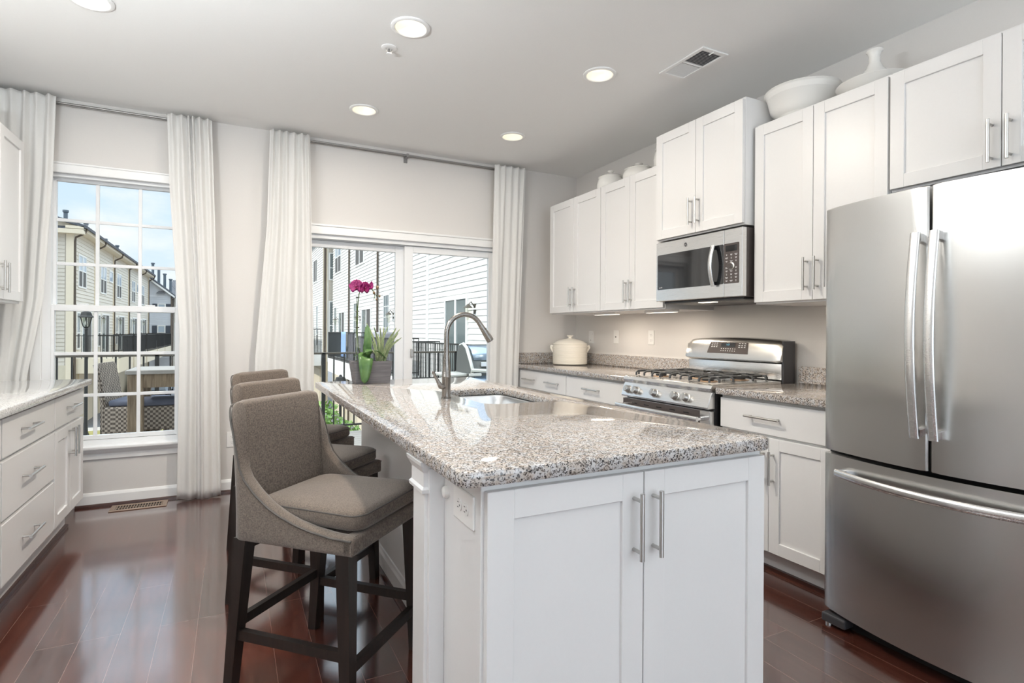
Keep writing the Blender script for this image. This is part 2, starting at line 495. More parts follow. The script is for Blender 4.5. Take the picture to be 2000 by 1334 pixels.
bmesh.ops.triangle_fill(m.bm, use_beauty=True, use_dissolve=False, edges=es)
_x = bmesh.ops.extrude_face_region(m.bm, geom=list(m.bm.faces))
bmesh.ops.translate(m.bm, vec=(0, 0, 0.09), verts=[q for q in _x['geom'] if isinstance(q, bmesh.types.BMVert)])
struct(m.build('ceiling', 'ceiling_paint'), 'plain off-white kitchen ceiling with round lights', 'ceiling')
struct(MB().box(XR, XR + T, YB, YW, 0, H).build('wall_right', 'wall_paint'), 'pale greige wall behind the stove and wall cabinets', 'wall')
struct(MB().box(XL - T, XL, YB, YW, 0, H).build('wall_left', 'wall_paint'), 'pale greige wall at the left counter', 'wall')
WX0, WX1, WZ0, WZ1 = -1.13, -0.315, 0.415, 2.265         # window opening
DX0, DX1, DZ1 = 0.47, 2.225, 2.0                          # patio door opening
m = MB()
m.box(XL - T, WX0, YW, YW + T, 0, H)
m.box(WX0, WX1, YW, YW + T, 0, WZ0)
m.box(WX0, WX1, YW, YW + T, WZ1, H)
m.box(WX1, DX0, YW, YW + T, 0, H)
m.box(DX0, DX1, YW, YW + T, DZ1, H)
m.box(DX1, XR + T, YW, YW + T, 0, H)
struct(m.build('wall_front', 'wall_paint'), 'pale greige wall holding the window and the patio door', 'wall')
m = MB()
BX = [(-1.25, 0.05), (0.15, 1.45), (1.55, 2.85)]          # three windows behind the photographer
m.box(XL - T, XR + T, YB - T, YB, 0, 0.35); m.box(XL - T, XR + T, YB - T, YB, 2.5, H)
m.box(XL - T, BX[0][0], YB - T, YB, 0.35, 2.5); m.box(BX[0][1], BX[1][0], YB - T, YB, 0.35, 2.5)
m.box(BX[1][1], BX[2][0], YB - T, YB, 0.35, 2.5); m.box(BX[2][1], XR + T, YB - T, YB, 0.35, 2.5)
struct(m.build('wall_back', 'wall_paint'), 'pale greige wall behind the photographer', 'wall')

# ---- window_1: double hung sash window with grilles
w1 = struct(thing('window_1', '', ''), 'white double-hung sash window with grilles beside the left counter', 'window')
m = MB()
m.box(WX0, -1.085, YW + 0.02, YW + 0.13, WZ0, WZ1); m.box(-0.36, WX1, YW + 0.02, YW + 0.13, WZ0, WZ1)
m.box(-1.085, -0.36, YW + 0.02, YW + 0.13, 2.235, WZ1); m.box(-1.085, -0.36, YW + 0.02, YW + 0.13, WZ0, 0.45)
m.build('window_frame', 'vinyl_white', w1)
def sash(z0, z1, y, bz0, bz1, mz):
    m = MB()
    m.box(-1.097, -1.070, y - 0.018, y + 0.018, z0, z1, 0.002); m.box(-0.375, -0.348, y - 0.018, y + 0.018, z0, z1, 0.002)
    m.box(-1.070, -0.375, y - 0.018, y + 0.018, z0, z0 + bz0, 0.002); m.box(-1.070, -0.375, y - 0.018, y + 0.018, z1 - bz1, z1, 0.002)
    s = m.build('sash', 'vinyl_white', w1)
    g = MB()
    for x in (-0.845, -0.596): g.box(x - 0.011, x + 0.011, y - 0.008, y + 0.006, z0 + bz0, z1 - bz1, 0.002)
    for z in mz: g.box(-1.075, -0.37, y - 0.007, y + 0.005, z - 0.011, z + 0.011, 0.002)
    g.build('grille', 'vinyl_white', s)
    MB().box(-1.075, -0.37, y - 0.001, y + 0.001, z0 + 0.01, z1 - 0.01).build('pane', 'window_glass', s)
    return s
sash(1.335, 2.24, YW + 0.095, 0.03, 0.022, (1.956, 1.658))
lo = sash(0.452, 1.377, YW + 0.055, 0.028, 0.042, (1.044, 0.757))
for x in (-0.92, -0.53):
    MB().box(x - 0.03, x + 0.03, YW + 0.042, YW + 0.075, 1.377, 1.387, 0.003).build('sash_lock', 'vinyl_white', lo)
MB().box(-1.19, -0.255, YW - 0.018, YW, 2.255, 2.315, 0.004).box(-1.2, -0.245, YW - 0.024, YW, 2.312, 2.325, 0.003).build('head_casing', 'trim_paint', w1)
m = MB()
for x0, x1 in ((-1.185, -1.125), (-0.32, -0.26)): m.box(x0, x1, YW - 0.016, YW, 0.42, 2.256, 0.004)
m.build('side_casing', 'trim_paint', w1)
MB().box(-1.22, -0.225, YW - 0.055, YW + 0.04, 0.392, 0.418, 0.008, 2).build('sill', 'trim_paint', w1)
MB().prism([(-1.2, YW, 0.392), (-1.2, YW - 0.035, 0.392), (-1.2, YW - 0.03, 0.375), (-1.2, YW - 0.016, 0.36), (-1.2, YW - 0.014, 0.325), (-1.2, YW, 0.315)], (0.955, 0, 0)).build('apron', 'trim_paint', w1)
# ---- door_1: sliding patio door
d1 = struct(thing('door_1', '', ''), 'white two-panel sliding glass patio door onto the deck', 'door')
m = MB()
m.box(DX0, 0.525, YW + 0.01, YW + 0.14, 0, DZ1); m.box(2.17, DX1, YW + 0.01, YW + 0.14, 0, DZ1)
m.box(0.525, 2.17, YW + 0.01, YW + 0.14, 1.955, DZ1); m.box(0.525, 2.17, YW + 0.01, YW + 0.14, 0.0, 0.035)
m.build('door_frame', 'vinyl_white', d1)
def slider(name, x0, x1, y, ws):
    m = MB()
    m.box(x0, x0 + ws[0], y - 0.02, y + 0.02, 0.04, 1.95, 0.003); m.box(x1 - ws[1], x1, y - 0.02, y + 0.02, 0.04, 1.95, 0.003)
    m.box(x0 + ws[0], x1 - ws[1], y - 0.02, y + 0.02, 1.895, 1.95, 0.003); m.box(x0 + ws[0], x1 - ws[1], y - 0.02, y + 0.02, 0.04, 0.14, 0.003)
    p = m.build(name, 'vinyl_white', d1)
    MB().box(x0 + 0.03, x1 - 0.03, y - 0.002, y + 0.002, 0.1, 1.92).build('pane', 'window_glass', p)
    return p
slider('fixed_panel', 0.525, 1.36, YW + 0.115, (0.045, 0.10))
sp = slider('sliding_panel', 1.325, 2.172, YW + 0.06, (0.075, 0.05))
MB().box(1.378, 1.404, YW + 0.018, YW + 0.042, 0.985, 1.06, 0.006, 2).build('latch', 'nickel', sp)
MB().box(0.40, 2.295, YW - 0.018, YW, 1.985, 2.05, 0.004).box(0.39, 2.305, YW - 0.026, YW, 2.048, 2.066, 0.004).build('head_casing', 'trim_paint', d1)
m = MB()
for x0, x1 in ((0.405, 0.48), (2.215, 2.29)): m.box(x0, x1, YW - 0.016, YW, 0.0, 1.986, 0.004)
m.build('side_casing', 'trim_paint', d1)
# ---- three windows of the wall behind the camera
for i, (x0, x1) in enumerate(BX):
    w = struct(thing('window_%d' % (i + 2), '', ''), 'white window in the wall behind the photographer, %s' % ('nearest the left wall', 'the middle one', 'nearest the right wall')[i], 'window')
    m = MB()
    m.box(x0, x0 + 0.06, YB - 0.1, YB - 0.03, 0.35, 2.5); m.box(x1 - 0.06, x1, YB - 0.1, YB - 0.03, 0.35, 2.5)
    m.box(x0 + 0.06, x1 - 0.06, YB - 0.1, YB - 0.03, 0.35, 0.42); m.box(x0 + 0.06, x1 - 0.06, YB - 0.1, YB - 0.03, 2.43, 2.5)
    m.box(x0 + 0.06, x1 - 0.06, YB - 0.1, YB - 0.03, 1.38, 1.44)
    m.build('window_frame', 'vinyl_white', w)
    MB().box(x0 + 0.05, x1 - 0.05, YB - 0.066, YB - 0.062, 0.4, 2.45).build('pane', 'window_glass', w)
# ---- baseboards with dark shoe moulding
def baseboard(name, label, pts0, pts1, n):
    """along pts0->pts1, protruding along n"""
    p0, p1, n = Vector(pts0), Vector(pts1), Vector(n)
    prof = [(0, 0), (0.014, 0), (0.014, 0.075), (0.010, 0.084), (0.006, 0.092), (0, 0.095)]
    m = MB(); m.prism([p0 + n * a + Vector((0, 0, z)) for a, z in prof], p1 - p0)
    b = struct(m.build(name, 'trim_paint'), label, 'baseboard')
    m = MB(); q = [(0.014, 0), (0.032, 0), (0.030, 0.010), (0.023, 0.017), (0.014, 0.019)]
    m.prism([p0 + n * a + Vector((0, 0, z)) for a, z in q], p1 - p0)
    m.build('shoe_moulding', 'shoe_wood', b, local=True)
baseboard('baseboard_front', 'white baseboard under the window and curtains', (-0.94, YW, 0), (0.405, YW, 0), (0, -1, 0))
baseboard('baseboard_corner', 'white baseboard right of the patio door', (2.29, YW, 0), (2.39, YW, 0), (0, -1, 0))
baseboard('baseboard_left', 'white baseboard along the left wall behind the photographer', (XL, YB, 0), (XL, 1.4, 0), (1, 0, 0))
baseboard('baseboard_right', 'white baseboard along the right wall behind the photographer', (XR, YB, 0), (XR, 0.5, 0), (-1, 0, 0))

# ================================================================== CABINETS
def shaker(m, u0, u1, z0, z1, t=0.02, rail=0.058, rec=0.009):
    b = 0.0015
    m.box(u0, u0 + rail, 0, t, z0, z1, b); m.box(u1 - rail, u1, 0, t, z0, z1, b)
    m.box(u0 + rail - .0005, u1 - rail + .0005, 0, t, z0, z0 + rail, b); m.box(u0 + rail - .0005, u1 - rail + .0005, 0, t, z1 - rail, z1, b)
    m.box(u0 + rail - 0.004, u1 - rail + 0.004, 0, t - rec, z0 + rail - 0.004, z1 - rail + 0.004)
def bar_pull(fr, u, z, L, vertical, parent, mt='nickel', t=0.02):
    m = MB(fr); r = 0.006
    h = L / 2
    if vertical:
        m.tube([(u, t + 0.033, z - h), (u, t + 0.033, z + h)], r, 12)
        for s in (-1, 1): m.tube([(u, t - 0.001, z + s * (h - 0.019)), (u, t + 0.033, z + s * (h - 0.019))], 0.0048, 10)
    else:
        m.tube([(u - h, t + 0.033, z), (u + h, t + 0.033, z)], r, 12)
        for s in (-1, 1): m.tube([(u + s * (h - 0.019), t - 0.001, z), (u + s * (h - 0.019), t + 0.033, z)], 0.0048, 10)
    return m.build('handle', mt, parent, smooth=40)
def cab(name, label, cat, fr, u0, u1, z0, z1, depth, doors=(), drawers=(), toe=0.0, group=None):
    """doors: (u0,u1,z0,z1,handle u, handle z); drawers: (u0,u1,z0,z1,[handle u..])"""
    o, u, n = fr
    base = Vector(o) + Vector(u) * ((u0 + u1) / 2) - Vector(n) * (depth / 2) + Vector((0, 0, 0 if toe else z0))
    t = thing(name, label, cat, base, group)
    m = MB(fr)
    m.box(u0, u1, -depth, -0.0005, z0, z1, 0.001)
    m.build('cabinet_body', 'cabinet_paint', t)
    if toe:
        MB(fr).box(u0, u1, -depth, -0.07, 0.0, z0).build('toe_kick', 'cabinet_paint', t)
        MB(fr).box(u0, u1, -0.07, -0.052, 0.0, 0.02).build('shoe_moulding', 'shoe_wood', t)
    for d in doors:
        m = MB(fr); shaker(m, d[0], d[1], d[2], d[3])
        o_ = m.build('door', 'cabinet_paint', t)
        if d[4] is not None: bar_pull(fr, d[4], d[5], 0.165, True, o_)
    for d in drawers:
        m = MB(fr); m.box(d[0], d[1], 0, 0.02, d[2], d[3], 0.0015)
        o_ = m.build('drawer', 'cabinet_paint', t)
        for hu in d[4]: bar_pull(fr, hu, (d[2] + d[3]) / 2 + (0.004 if len(d) < 6 else d[5]), 0.20, False, o_)
    return t
g_ = 0.0015
# right wall, upper row (frame: u along +Y, n toward -X, door fronts at X = 2.588)
FU = ((2.608, 0, 0), (0, 1, 0), (-1, 0, 0))
DU = XR - 2.608 - 0.001
def upper(label, y0, y1, ym, z0, z1, fr=FU, depth=DU, hz=None, dz=(0.010, 0.012)):
    hz = z0 + 0.14 if hz is None else hz
    return cab('wall_cabinet', label, 'cabinet', fr, y0, y1, z0, z1, depth, group='white wall cabinets',
               doors=[(y0 + 0.003, ym - g_, z0 + dz[0], z1 - dz[1], ym - 0.029, hz), (ym + g_, y1 - 0.003, z0 + dz[0], z1 - dz[1], ym + 0.029, hz)])
upper('white two-door wall cabinet above the lidded crock in the corner', 3.605, 4.385, 3.990, 1.372, 2.366)
upper('white two-door wall cabinet between the corner cabinet and the microwave', 2.885, 3.603, 3.245, 1.372, 2.366)
FT = ((2.535, 0, 0), (0, 1, 0), (-1, 0, 0))
tallc = upper('taller white two-door cabinet directly above the microwave', 2.172, 2.880, 2.526, 1.815, 2.525, FT, XR - 2.535 - 0.001, 1.955)
upper('white two-door wall cabinet between the microwave and the refrigerator', 1.450, 2.158, 1.807, 1.372, 2.366)
upper('short white two-door cabinet above the refrigerator', 0.645, 1.447, 1.045, 1.838, 2.366, hz=1.948)
# right wall, base row (door fronts at X = 2.385)
FB = ((2.405, 0, 0), (0, 1, 0), (-1, 0, 0))
DB = XR - 2.405 - 0.001
cab('base_cabinet', 'white base cabinet with a wide two-handled drawer under the lidded crock', 'cabinet', FB, 3.775, 4.655, 0.115, 0.878, DB, toe=1, group='white base cabinets along the stove wall',
    drawers=[(3.778, 4.575, 0.705, 0.862, (3.975, 4.376))],
    doors=[(3.778, 4.175, 0.125, 0.692, 4.145, 0.56), (4.178, 4.575, 0.125, 0.692, 4.208, 0.56)])
cab('base_cabinet', 'white base cabinet with a single-handled drawer left of the stove', 'cabinet', FB, 2.995, 3.773, 0.115, 0.878, DB, toe=1, group='white base cabinets along the stove wall',
    drawers=[(3.0, 3.770, 0.705, 0.862, (3.405,))],
    doors=[(3.0, 3.384, 0.125, 0.692, 3.355, 0.56), (3.387, 3.770, 0.125, 0.692, 3.416, 0.56)])
cab('base_cabinet', 'white base cabinet between the stove and the refrigerator', 'cabinet', FB, 1.56, 2.205, 0.115, 0.878, DB, toe=1, group='white base cabinets along the stove wall',
    drawers=[(1.563, 2.200, 0.705, 0.862, (1.918,))],
    doors=[(1.563, 1.892, 0.125, 0.692, 1.866, 0.548), (1.895, 2.200, 0.125, 0.692, 1.921, 0.548)])
# left side: base row (fronts X = -0.82), upper row (fronts X = -1.15)
FL = ((-0.84, 0, 0), (0, 1, 0), (1, 0, 0))
DL = -0.84 - XL - 0.001
cab('base_cabinet', 'white base cabinet with one drawer over two doors beside the window', 'cabinet', FL, 3.632, 4.255, 0.165, 0.865, DL, toe=1, group='white base cabinets of the left counter',
    drawers=[(3.638, 4.250, 0.690, 0.848, (3.945,), 0.008)],
    doors=[(3.638, 3.942, 0.172, 0.672, 3.908, 0.578), (3.945, 4.250, 0.172, 0.672, 3.979, 0.578)])
cab('base_cabinet', 'white three-drawer base cabinet left of the window', 'cabinet', FL, 2.892, 3.63, 0.165, 0.865, DL, toe=1, group='white base cabinets of the left counter',
    drawers=[(2.898, 3.626, 0.690, 0.848, (3.203,), 0.008), (2.898, 3.626, 0.438, 0.674, (3.222,), 0.01), (2.898, 3.626, 0.172, 0.422, (3.228,), 0.0)])
cab('base_cabinet', 'white base cabinet cut off by the left picture edge', 'cabinet', FL, 2.15, 2.89, 0.165, 0.865, DL, toe=1, group='white base cabinets of the left counter',
    drawers=[(2.156, 2.886, 0.690, 0.848, (2.52,), 0.008)],
    doors=[(2.156, 2.519, 0.172, 0.672, 2.485, 0.578), (2.522, 2.886, 0.172, 0.672, 2.556, 0.578)])
FLU = ((-1.17, 0, 0), (0, 1, 0), (1, 0, 0))
cab('wall_cabinet', 'white wall cabinet above the left counter at the picture edge', 'cabinet', FLU, 3.62, 4.402, 1.363, 2.363, -1.17 - XL - 0.001, group='white wall cabinets',
    doors=[(3.623, 4.008, 1.378, 2.352, 3.976, 1.505), (4.011, 4.399, 1.378, 2.352, 4.043, 1.497)])

# ================================================================== COUNTERTOPS
def slab(name, label, loop, z0, z1, mtl, holes=(), bev=0.006, cat='countertop'):
    t = thing(name, label, cat, (sum(p[0] for p in loop) / len(loop), sum(p[1] for p in loop) / len(loop), z0))
    m = MB(); bm = m.bm; es = []
    for lp in [loop] + list(holes):
        v = [bm.verts.new((x, y, z1)) for x, y in lp]
        es += [bm.edges.new((v[i], v[(i + 1) % len(v)])) for i in range(len(v))]
    bmesh.ops.triangle_fill(bm, use_beauty=True, use_dissolve=False, edges=es)
    top = list(bm.faces)
    r = bmesh.ops.extrude_face_region(bm, geom=top)
    bmesh.ops.translate(bm, vec=(0, 0, z0 - z1), verts=[g for g in r['geom'] if isinstance(g, bmesh.types.BMVert)])
    bmesh.ops.recalc_face_normals(bm, faces=bm.faces)
    sh = [e for e in bm.edges if len(e.link_faces) == 2 and e.calc_face_angle(0) > 0.9 and abs(e.verts[0].co.z - e.verts[1].co.z) < 1e-5]
    bmesh.ops.bevel(bm, geom=sh, offset=bev, segments=2, affect='EDGES', profile=0.5)
    m.build('slab', mtl, t, smooth=30)
    return t
def rrect(x0, x1, y0, y1, r, n=6, rs=None):
    out = []
    rs = rs or (r, r, r, r)
    for (cx, cy, a0), q in zip(((x1, y1, 0), (x0, y1, 90), (x0, y0, 180), (x1, y0, 270)), rs):
        sx = -1 if cx == x1 else 1; sy = -1 if cy == y1 else 1
        for k in range(n + 1):
            a = R(a0 + 90 * k / n)
            out.append((cx + sx * q + q * math.cos(a), cy + sy * q + q * math.sin(a)))
    return out
isl = slab('island_countertop', 'speckled granite countertop of the island with a sink cut-out', rrect(0.428, 1.39, 1.081, 3.384, 0.02, rs=(0.012, 0.012, 0.035, 0.045)), 0.879, 0.914, 'granite',
           holes=[rrect(0.93, 1.275, 2.065, 2.665, 0.075)])
def backsplash(t, x0, x1, y0, y1, z0=0.914, z1=1.0145, mtl='granite'):
    MB().box(x0, x1, y0, y1, z0, z1, 0.003).build('backsplash', mtl, t)
cl = slab('countertop', 'speckled granite countertop left of the stove carrying the lidded crock', [(2.358, 3.0), (XR - 0.001, 3.0), (XR - 0.001, YW - 0.001), (2.358, YW - 0.001)], 0.879, 0.914, 'granite')
backsplash(cl, XR - 0.022, XR - 0.001, 3.0, YW - 0.023); backsplash(cl, 2.36, XR - 0.001, YW - 0.022, YW - 0.001)
cr = slab('countertop', 'speckled granite countertop between the stove and the refrigerator', [(2.358, 1.545), (XR - 0.001, 1.545), (XR - 0.001, 2.21), (2.358, 2.21)], 0.879, 0.914, 'granite')
backsplash(cr, XR - 0.022, XR - 0.001, 1.545, 2.21)
slab('countertop', 'pale grey stone countertop of the left counter', [(XL + 0.001, 2.13), (-0.785, 2.13), (-0.785, 4.285), (XL + 0.001, 4.285)], 0.866, 0.902, 'granite_pale')

# ================================================================== ISLAND
isd = thing('kitchen_island', 'white kitchen island with two doors facing the camera and a seating side', 'kitchen island', (0.95, 2.2, 0))
FI = ((0, 1.121, 0), (1, 0, 0), (0, -1, 0))
m = MB()
m.box(0.49, 1.376, 1.1215, 1.471, 0.10, 0.878, 0.0015)
m.box(0.69, 0.74, 1.471, 3.362, 0.0, 0.878)
m.box(0.72, 1.36, 1.471, 3.362, 0.10, 0.64); m.box(0.72, 1.36, 1.471, 1.98, 0.64, 0.878); m.box(0.72, 1.36, 2.74, 3.362, 0.64, 0.878)
m.box(1.34, 1.36, 1.98, 2.74, 0.64, 0.878)
m.build('cabinet_body', 'cabinet_paint', isd)
m = MB(); m.box(0.49, 1.30, 1.19, 1.471, 0, 0.10); m.box(0.72, 1.29, 1.471, 3.33, 0, 0.10)
m.build('toe_kick', 'cabinet_paint', isd)
for u0, u1, hu in ((0.497, 0.9285, 0.897), (0.9315, 1.371, 0.958)):
    m = MB(FI); shaker(m, u0, u1, 0.113, 0.860, rail=0.066)
    d = m.build('door', 'cabinet_paint', isd)
    bar_pull(FI, hu, 0.734, 0.165, True, d)
# pilaster with moulded capital at the seating side
m = MB()
m.box(0.442, 0.489, 1.372, 1.471, 0.11, 0.80, 0.002); m.box(0.436, 0.4895, 1.366, 1.477, 0.0, 0.11, 0.003)
m.box(0.450, 0.4895, 1.355, 1.372, 0.11, 0.86)
m.build('pilaster', 'cabinet_paint', isd)
m = MB()
def ring(e, z): return [(0.442 - e, 1.372 - e, z), (0.4895, 1.372 - e, z), (0.4895, 1.471 + e, z), (0.442 - e, 1.471 + e, z)]
m.loft([ring(0.0, 0.793), ring(0.009, 0.797), ring(0.010, 0.806), ring(0.004, 0.812), ring(0.004, 0.848), ring(0.008, 0.856), ring(0.014, 0.868), ring(0.016, 0.878)])
m.build('capital', 'cabinet_paint', isd)
MB().prism([(0.69, 1.478, 0.02), (0.676, 1.478, 0.02), (0.676, 1.478, 0.085), (0.682, 1.478, 0.096), (0.685, 1.478, 0.108), (0.69, 1.478, 0.11)], (0, 1.88, 0)).build('baseboard_moulding', 'cabinet_paint', isd)
MB().prism([(0.676, 1.478, 0), (0.660, 1.478, 0), (0.662, 1.478, 0.012), (0.670, 1.478, 0.019), (0.69, 1.478, 0.02)], (0, 1.88, 0)).build('shoe_moulding', 'shoe_wood', isd)
# outlet plate and round bumper on the end panel
FO = ((0.49, 0, 0), (0, 1, 0), (-1, 0, 0))
def outlet_plate(fr, u, z, parent, horizontal=False, kind='duplex', name='outlet_plate', w=0.072, h=0.116):
    if horizontal: w, h = h, w
    pl = MB(fr).box(u - w / 2, u + w / 2, -0.001 if parent else 0.0005, 0.006, z - h / 2, z + h / 2, 0.003, 2).build(name, 'plate_white', parent)
    if kind == 'duplex':
        for s in (-1, 1):
            du, dz = (s * 0.021, 0) if horizontal else (0, s * 0.021)
            m = MB(fr); pts = []
            for k in range(16):
                a = 2 * math.pi * k / 16
                pts.append((u + du + 0.0165 * math.cos(a), 0.0055, z + dz + max(-0.0135, min(0.0135, 0.0165 * math.sin(a)))))
            m.prism(pts, (0, 0.003, 0)); rc = m.build('receptacle', 'plate_white', pl, local=parent is None)
            m = MB(fr)
            for q in (-0.006, 0.006):
                if horizontal: m.box(u + du - 0.001, u + du + 0.006, 0.0085, 0.0089, z + q - 0.001, z + q + 0.001)
                else: m.box(u + du + q - 0.001, u + du + q + 0.001, 0.0085, 0.0089, z + dz - 0.001, z + dz + 0.006)
            if horizontal: m.box(u + du - 0.010, u + du - 0.006, 0.0085, 0.0089, z - 0.002, z + 0.002)
            else: m.box(u + du - 0.002, u + du + 0.002, 0.0085, 0.0089, z + dz - 0.010, z + dz - 0.006)
            m.build('slots', 'dark_grey_plastic', pl, local=parent is None)
    elif kind == 'jack':
        MB(fr).lathe([(0.006, 0.006), (0.006, 0.010), (0.003, 0.010)], (u, 0, z), 10, 'Y').build('jack', 'dark_grey_plastic', pl, local=parent is None)
    elif kind == 'switch':
        MB(fr).box(u - 0.0165, u + 0.0165, 0.0055, 0.009, z - 0.033, z + 0.033, 0.001).build('rocker', 'plate_white', pl, local=parent is None)
        MB(fr).box(u - 0.006, u + 0.006, 0.009, 0.0095, z - 0.030, z - 0.026).build('indicator', 'dark_grey_plastic', pl, local=parent is None)
    return pl
outlet_plate(FO, 1.215, 0.800, isd, horizontal=True, w=0.078, h=0.125)
MB(FO).lathe([(0.016, -0.001), (0.016, 0.006), (0.013, 0.011), (0.006, 0.013)], (1.335, 0, 0.803), 20, 'Y').build('bumper', 'porcelain', isd, smooth=40)
# ---- sink, faucet
sk = thing('sink', 'stainless undermount sink basin in the island countertop', 'sink', (1.1, 2.36, 0.68))
m = MB()
def rr(e, z, r): return [(x, y, z) for x, y in rrect(0.935 - e, 1.27 + e, 2.07 - e, 2.66 + e, r)]
m.loft([rr(0.02, 0.8775, 0.09), rr(0.0, 0.8775, 0.075), rr(-0.004, 0.87, 0.07), rr(-0.012, 0.72, 0.06), rr(-0.03, 0.69, 0.05), rr(-0.06, 0.685, 0.03)], cap=False)
m.bm.faces.new(m.bm.verts[-28:]) if False else None
m.loft([rr(-0.06, 0.685, 0.03), rr(-0.14, 0.683, 0.02)], cap=False)
m.bm.verts.ensure_lookup_table()
m.bm.faces.new([m.bm.verts[i] for i in range(len(m.bm.verts) - 28, len(m.bm.verts))])
bmesh.ops.remove_doubles(m.bm, verts=m.bm.verts, dist=1e-5)
m.build('basin', 'sink_steel', sk, smooth=50, normals=False, solid=0.0)
MB().lathe([(0.045, 0.684), (0.045, 0.687), (0.035, 0.688), (0.03, 0.685)], (1.1, 2.36, 0), 24).build('drain', 'chrome', sk, smooth=40)
fc = thing('faucet', 'brushed steel gooseneck faucet beside the island sink', 'faucet', (0.856, 2.354, 0.914))
MB().lathe([(0.0235, 0.9142), (0.0235, 0.917), (0.0195, 0.920), (0.0195, 1.005), (0.0215, 1.008), (0.0215, 1.010), (0.0205, 1.012), (0.017, 1.06), (0.013, 1.11), (0.0115, 1.14)], (0.856, 2.354, 0), 28).build('body', 'faucet_steel', fc, smooth=40)
pts = [(0.856, 2.354, 1.13), (0.856, 2.354, 1.17), (0.856, 2.354, 1.20)]
for k in range(1, 15):
    a = math.pi - k * R(150) / 14
    pts.append((0.856 + 0.0875 + 0.0875 * math.cos(a), 2.354, 1.20 + 0.089 * math.sin(a)))
MB().tube(pts, 0.0112, 16).build('spout', 'faucet_steel', fc, smooth=50)
e = Vector(pts[-1]); d = (Vector(pts[-1]) - Vector(pts[-2])).normalized()
sh = MB().tube([e - d * 0.01, e, e + d * 0.02, e + d * 0.075, e + d * 0.092], [0.0114, 0.0118, 0.013, 0.0175, 0.0168], 16).build('spray_head', 'faucet_steel', fc, smooth=50)
MB().box(1.052, 1.062, 2.348, 2.360, 1.175, 1.2, 0.003).build('spray_button', 'dark_grey_plastic', sh)
MB().tube([(0.845, 2.350, 0.965), (0.826, 2.344, 0.968), (0.815, 2.342, 0.985), (0.80, 2.340, 1.012), (0.788, 2.338, 1.035)], [0.014, 0.0125, 0.0085, 0.006, 0.007], 12).build('lever', 'faucet_steel', fc, smooth=50)

# ================================================================== REFRIGERATOR
fr_ = thing('refrigerator', 'stainless french-door refrigerator with a bottom freezer drawer', 'refrigerator', (2.6, 1.08, 0))
FY0, FY1, FYC = 0.652, 1.508, 1.083
MB().box(2.33, XR - 0.02, FY0 + 0.005, FY1 - 0.005, 0.055, 1.745, 0.004).build('cabinet_body', 'dark_grey_plastic', fr_)
def bow(y): return 2.245 - 0.062 * (1 - ((y - FYC) / (FY1 - FYC)) ** 2)
def bowed(y0, y1, z0, z1, N=14, back=2.325):
    m = MB(); rings = []
    r = 0.006
    ys = [y0 + (y1 - y0) * k / N for k in range(N + 1)]
    prof = [(y0, back)] + [(y0, bow(y0) + r)] + [(max(min(y, y1 - r), y0 + r) , bow(y)) for y in ys] + [(y1, bow(y1) + r), (y1, back)]
    m.prism([(x, y, z0) for y, x in prof], (0, 0, z1 - z0), 0.004, 2)
    return m
dl = bowed(FYC + 0.004, FY1, 0.728, 1.735).build('door', 'stainless', fr_, smooth=30)
dr = bowed(FY0, FYC - 0.004, 0.728, 1.735).build('door', 'stainless', fr_, smooth=30)
dz = bowed(FY0, FY1, 0.062, 0.712, 28).build('freezer_drawer', 'stainless', fr_, smooth=30)
for o_, yy in ((dl, FYC + 0.030), (dr, FYC - 0.030)):
    xb = bow(yy)
    m = MB(); rings = []
    for k in range(25):
        t = k / 24; z = 0.845 + 0.725 * t
        off = 0.032 + 0.034 * math.sin(math.pi * t)
        w, th = 0.0165, 0.008
        rings.append([(xb - off + th * math.cos(a) * 1.0, yy + w * math.sin(a), z) for a in [2 * math.pi * q / 14 for q in range(14)]])
    m.loft(rings)
    hb = m.build('handle', 'stainless_bright', o_, smooth=50)
    for z in (0.862, 1.553):
        MB().box(xb - 0.034, xb + 0.004, yy - 0.011, yy + 0.011, z - 0.016, z + 0.016, 0.004, 2).build('handle_mount', 'chrome', o_)
m = MB(); rings = []
for k in range(33):
    t = k / 32; y = FY1 - 0.085 - (FY1 - FY0 - 0.17) * t
    off = 0.036 + 0.030 * math.sin(math.pi * t)
    rings.append([(bow(y) - off + 0.009 * math.cos(a), y, 0.648 + 0.0165 * math.sin(a)) for a in [2 * math.pi * q / 14 for q in range(14)]])
m.loft(rings); m.build('handle', 'stainless_bright', dz, smooth=50)
for y in (FY1 - 0.10, FY0 + 0.10):
    MB().box(bow(y) - 0.038, bow(y) + 0.004, y - 0.014, y + 0.014, 0.636, 0.660, 0.004, 2).build('handle_mount', 'chrome', dz)
MB().box(2.27, 2.6, FY0 + 0.02, FY1 - 0.10, 0.0, 0.058).build('base_grille', 'dark_gap', fr_)
for y in (FY1 - 0.062, FY0 + 0.062):
    m = MB(); m.box(2.212, 2.42, y - 0.05, y + 0.05, 0.012, 0.048, 0.006, 2); m.build('foot_cover', 'dark_grey_plastic', fr_)
    MB().lathe([(0.014, 0.0), (0.014, 0.013)], (2.235, y + 0.03, 0), 12).build('levelling_foot', 'chrome', fr_)
MB().box(2.27, 2.42, FY1 - 0.09, FY1 - 0.01, 0.713, 0.727).build('hinge', 'black_plastic', fr_)

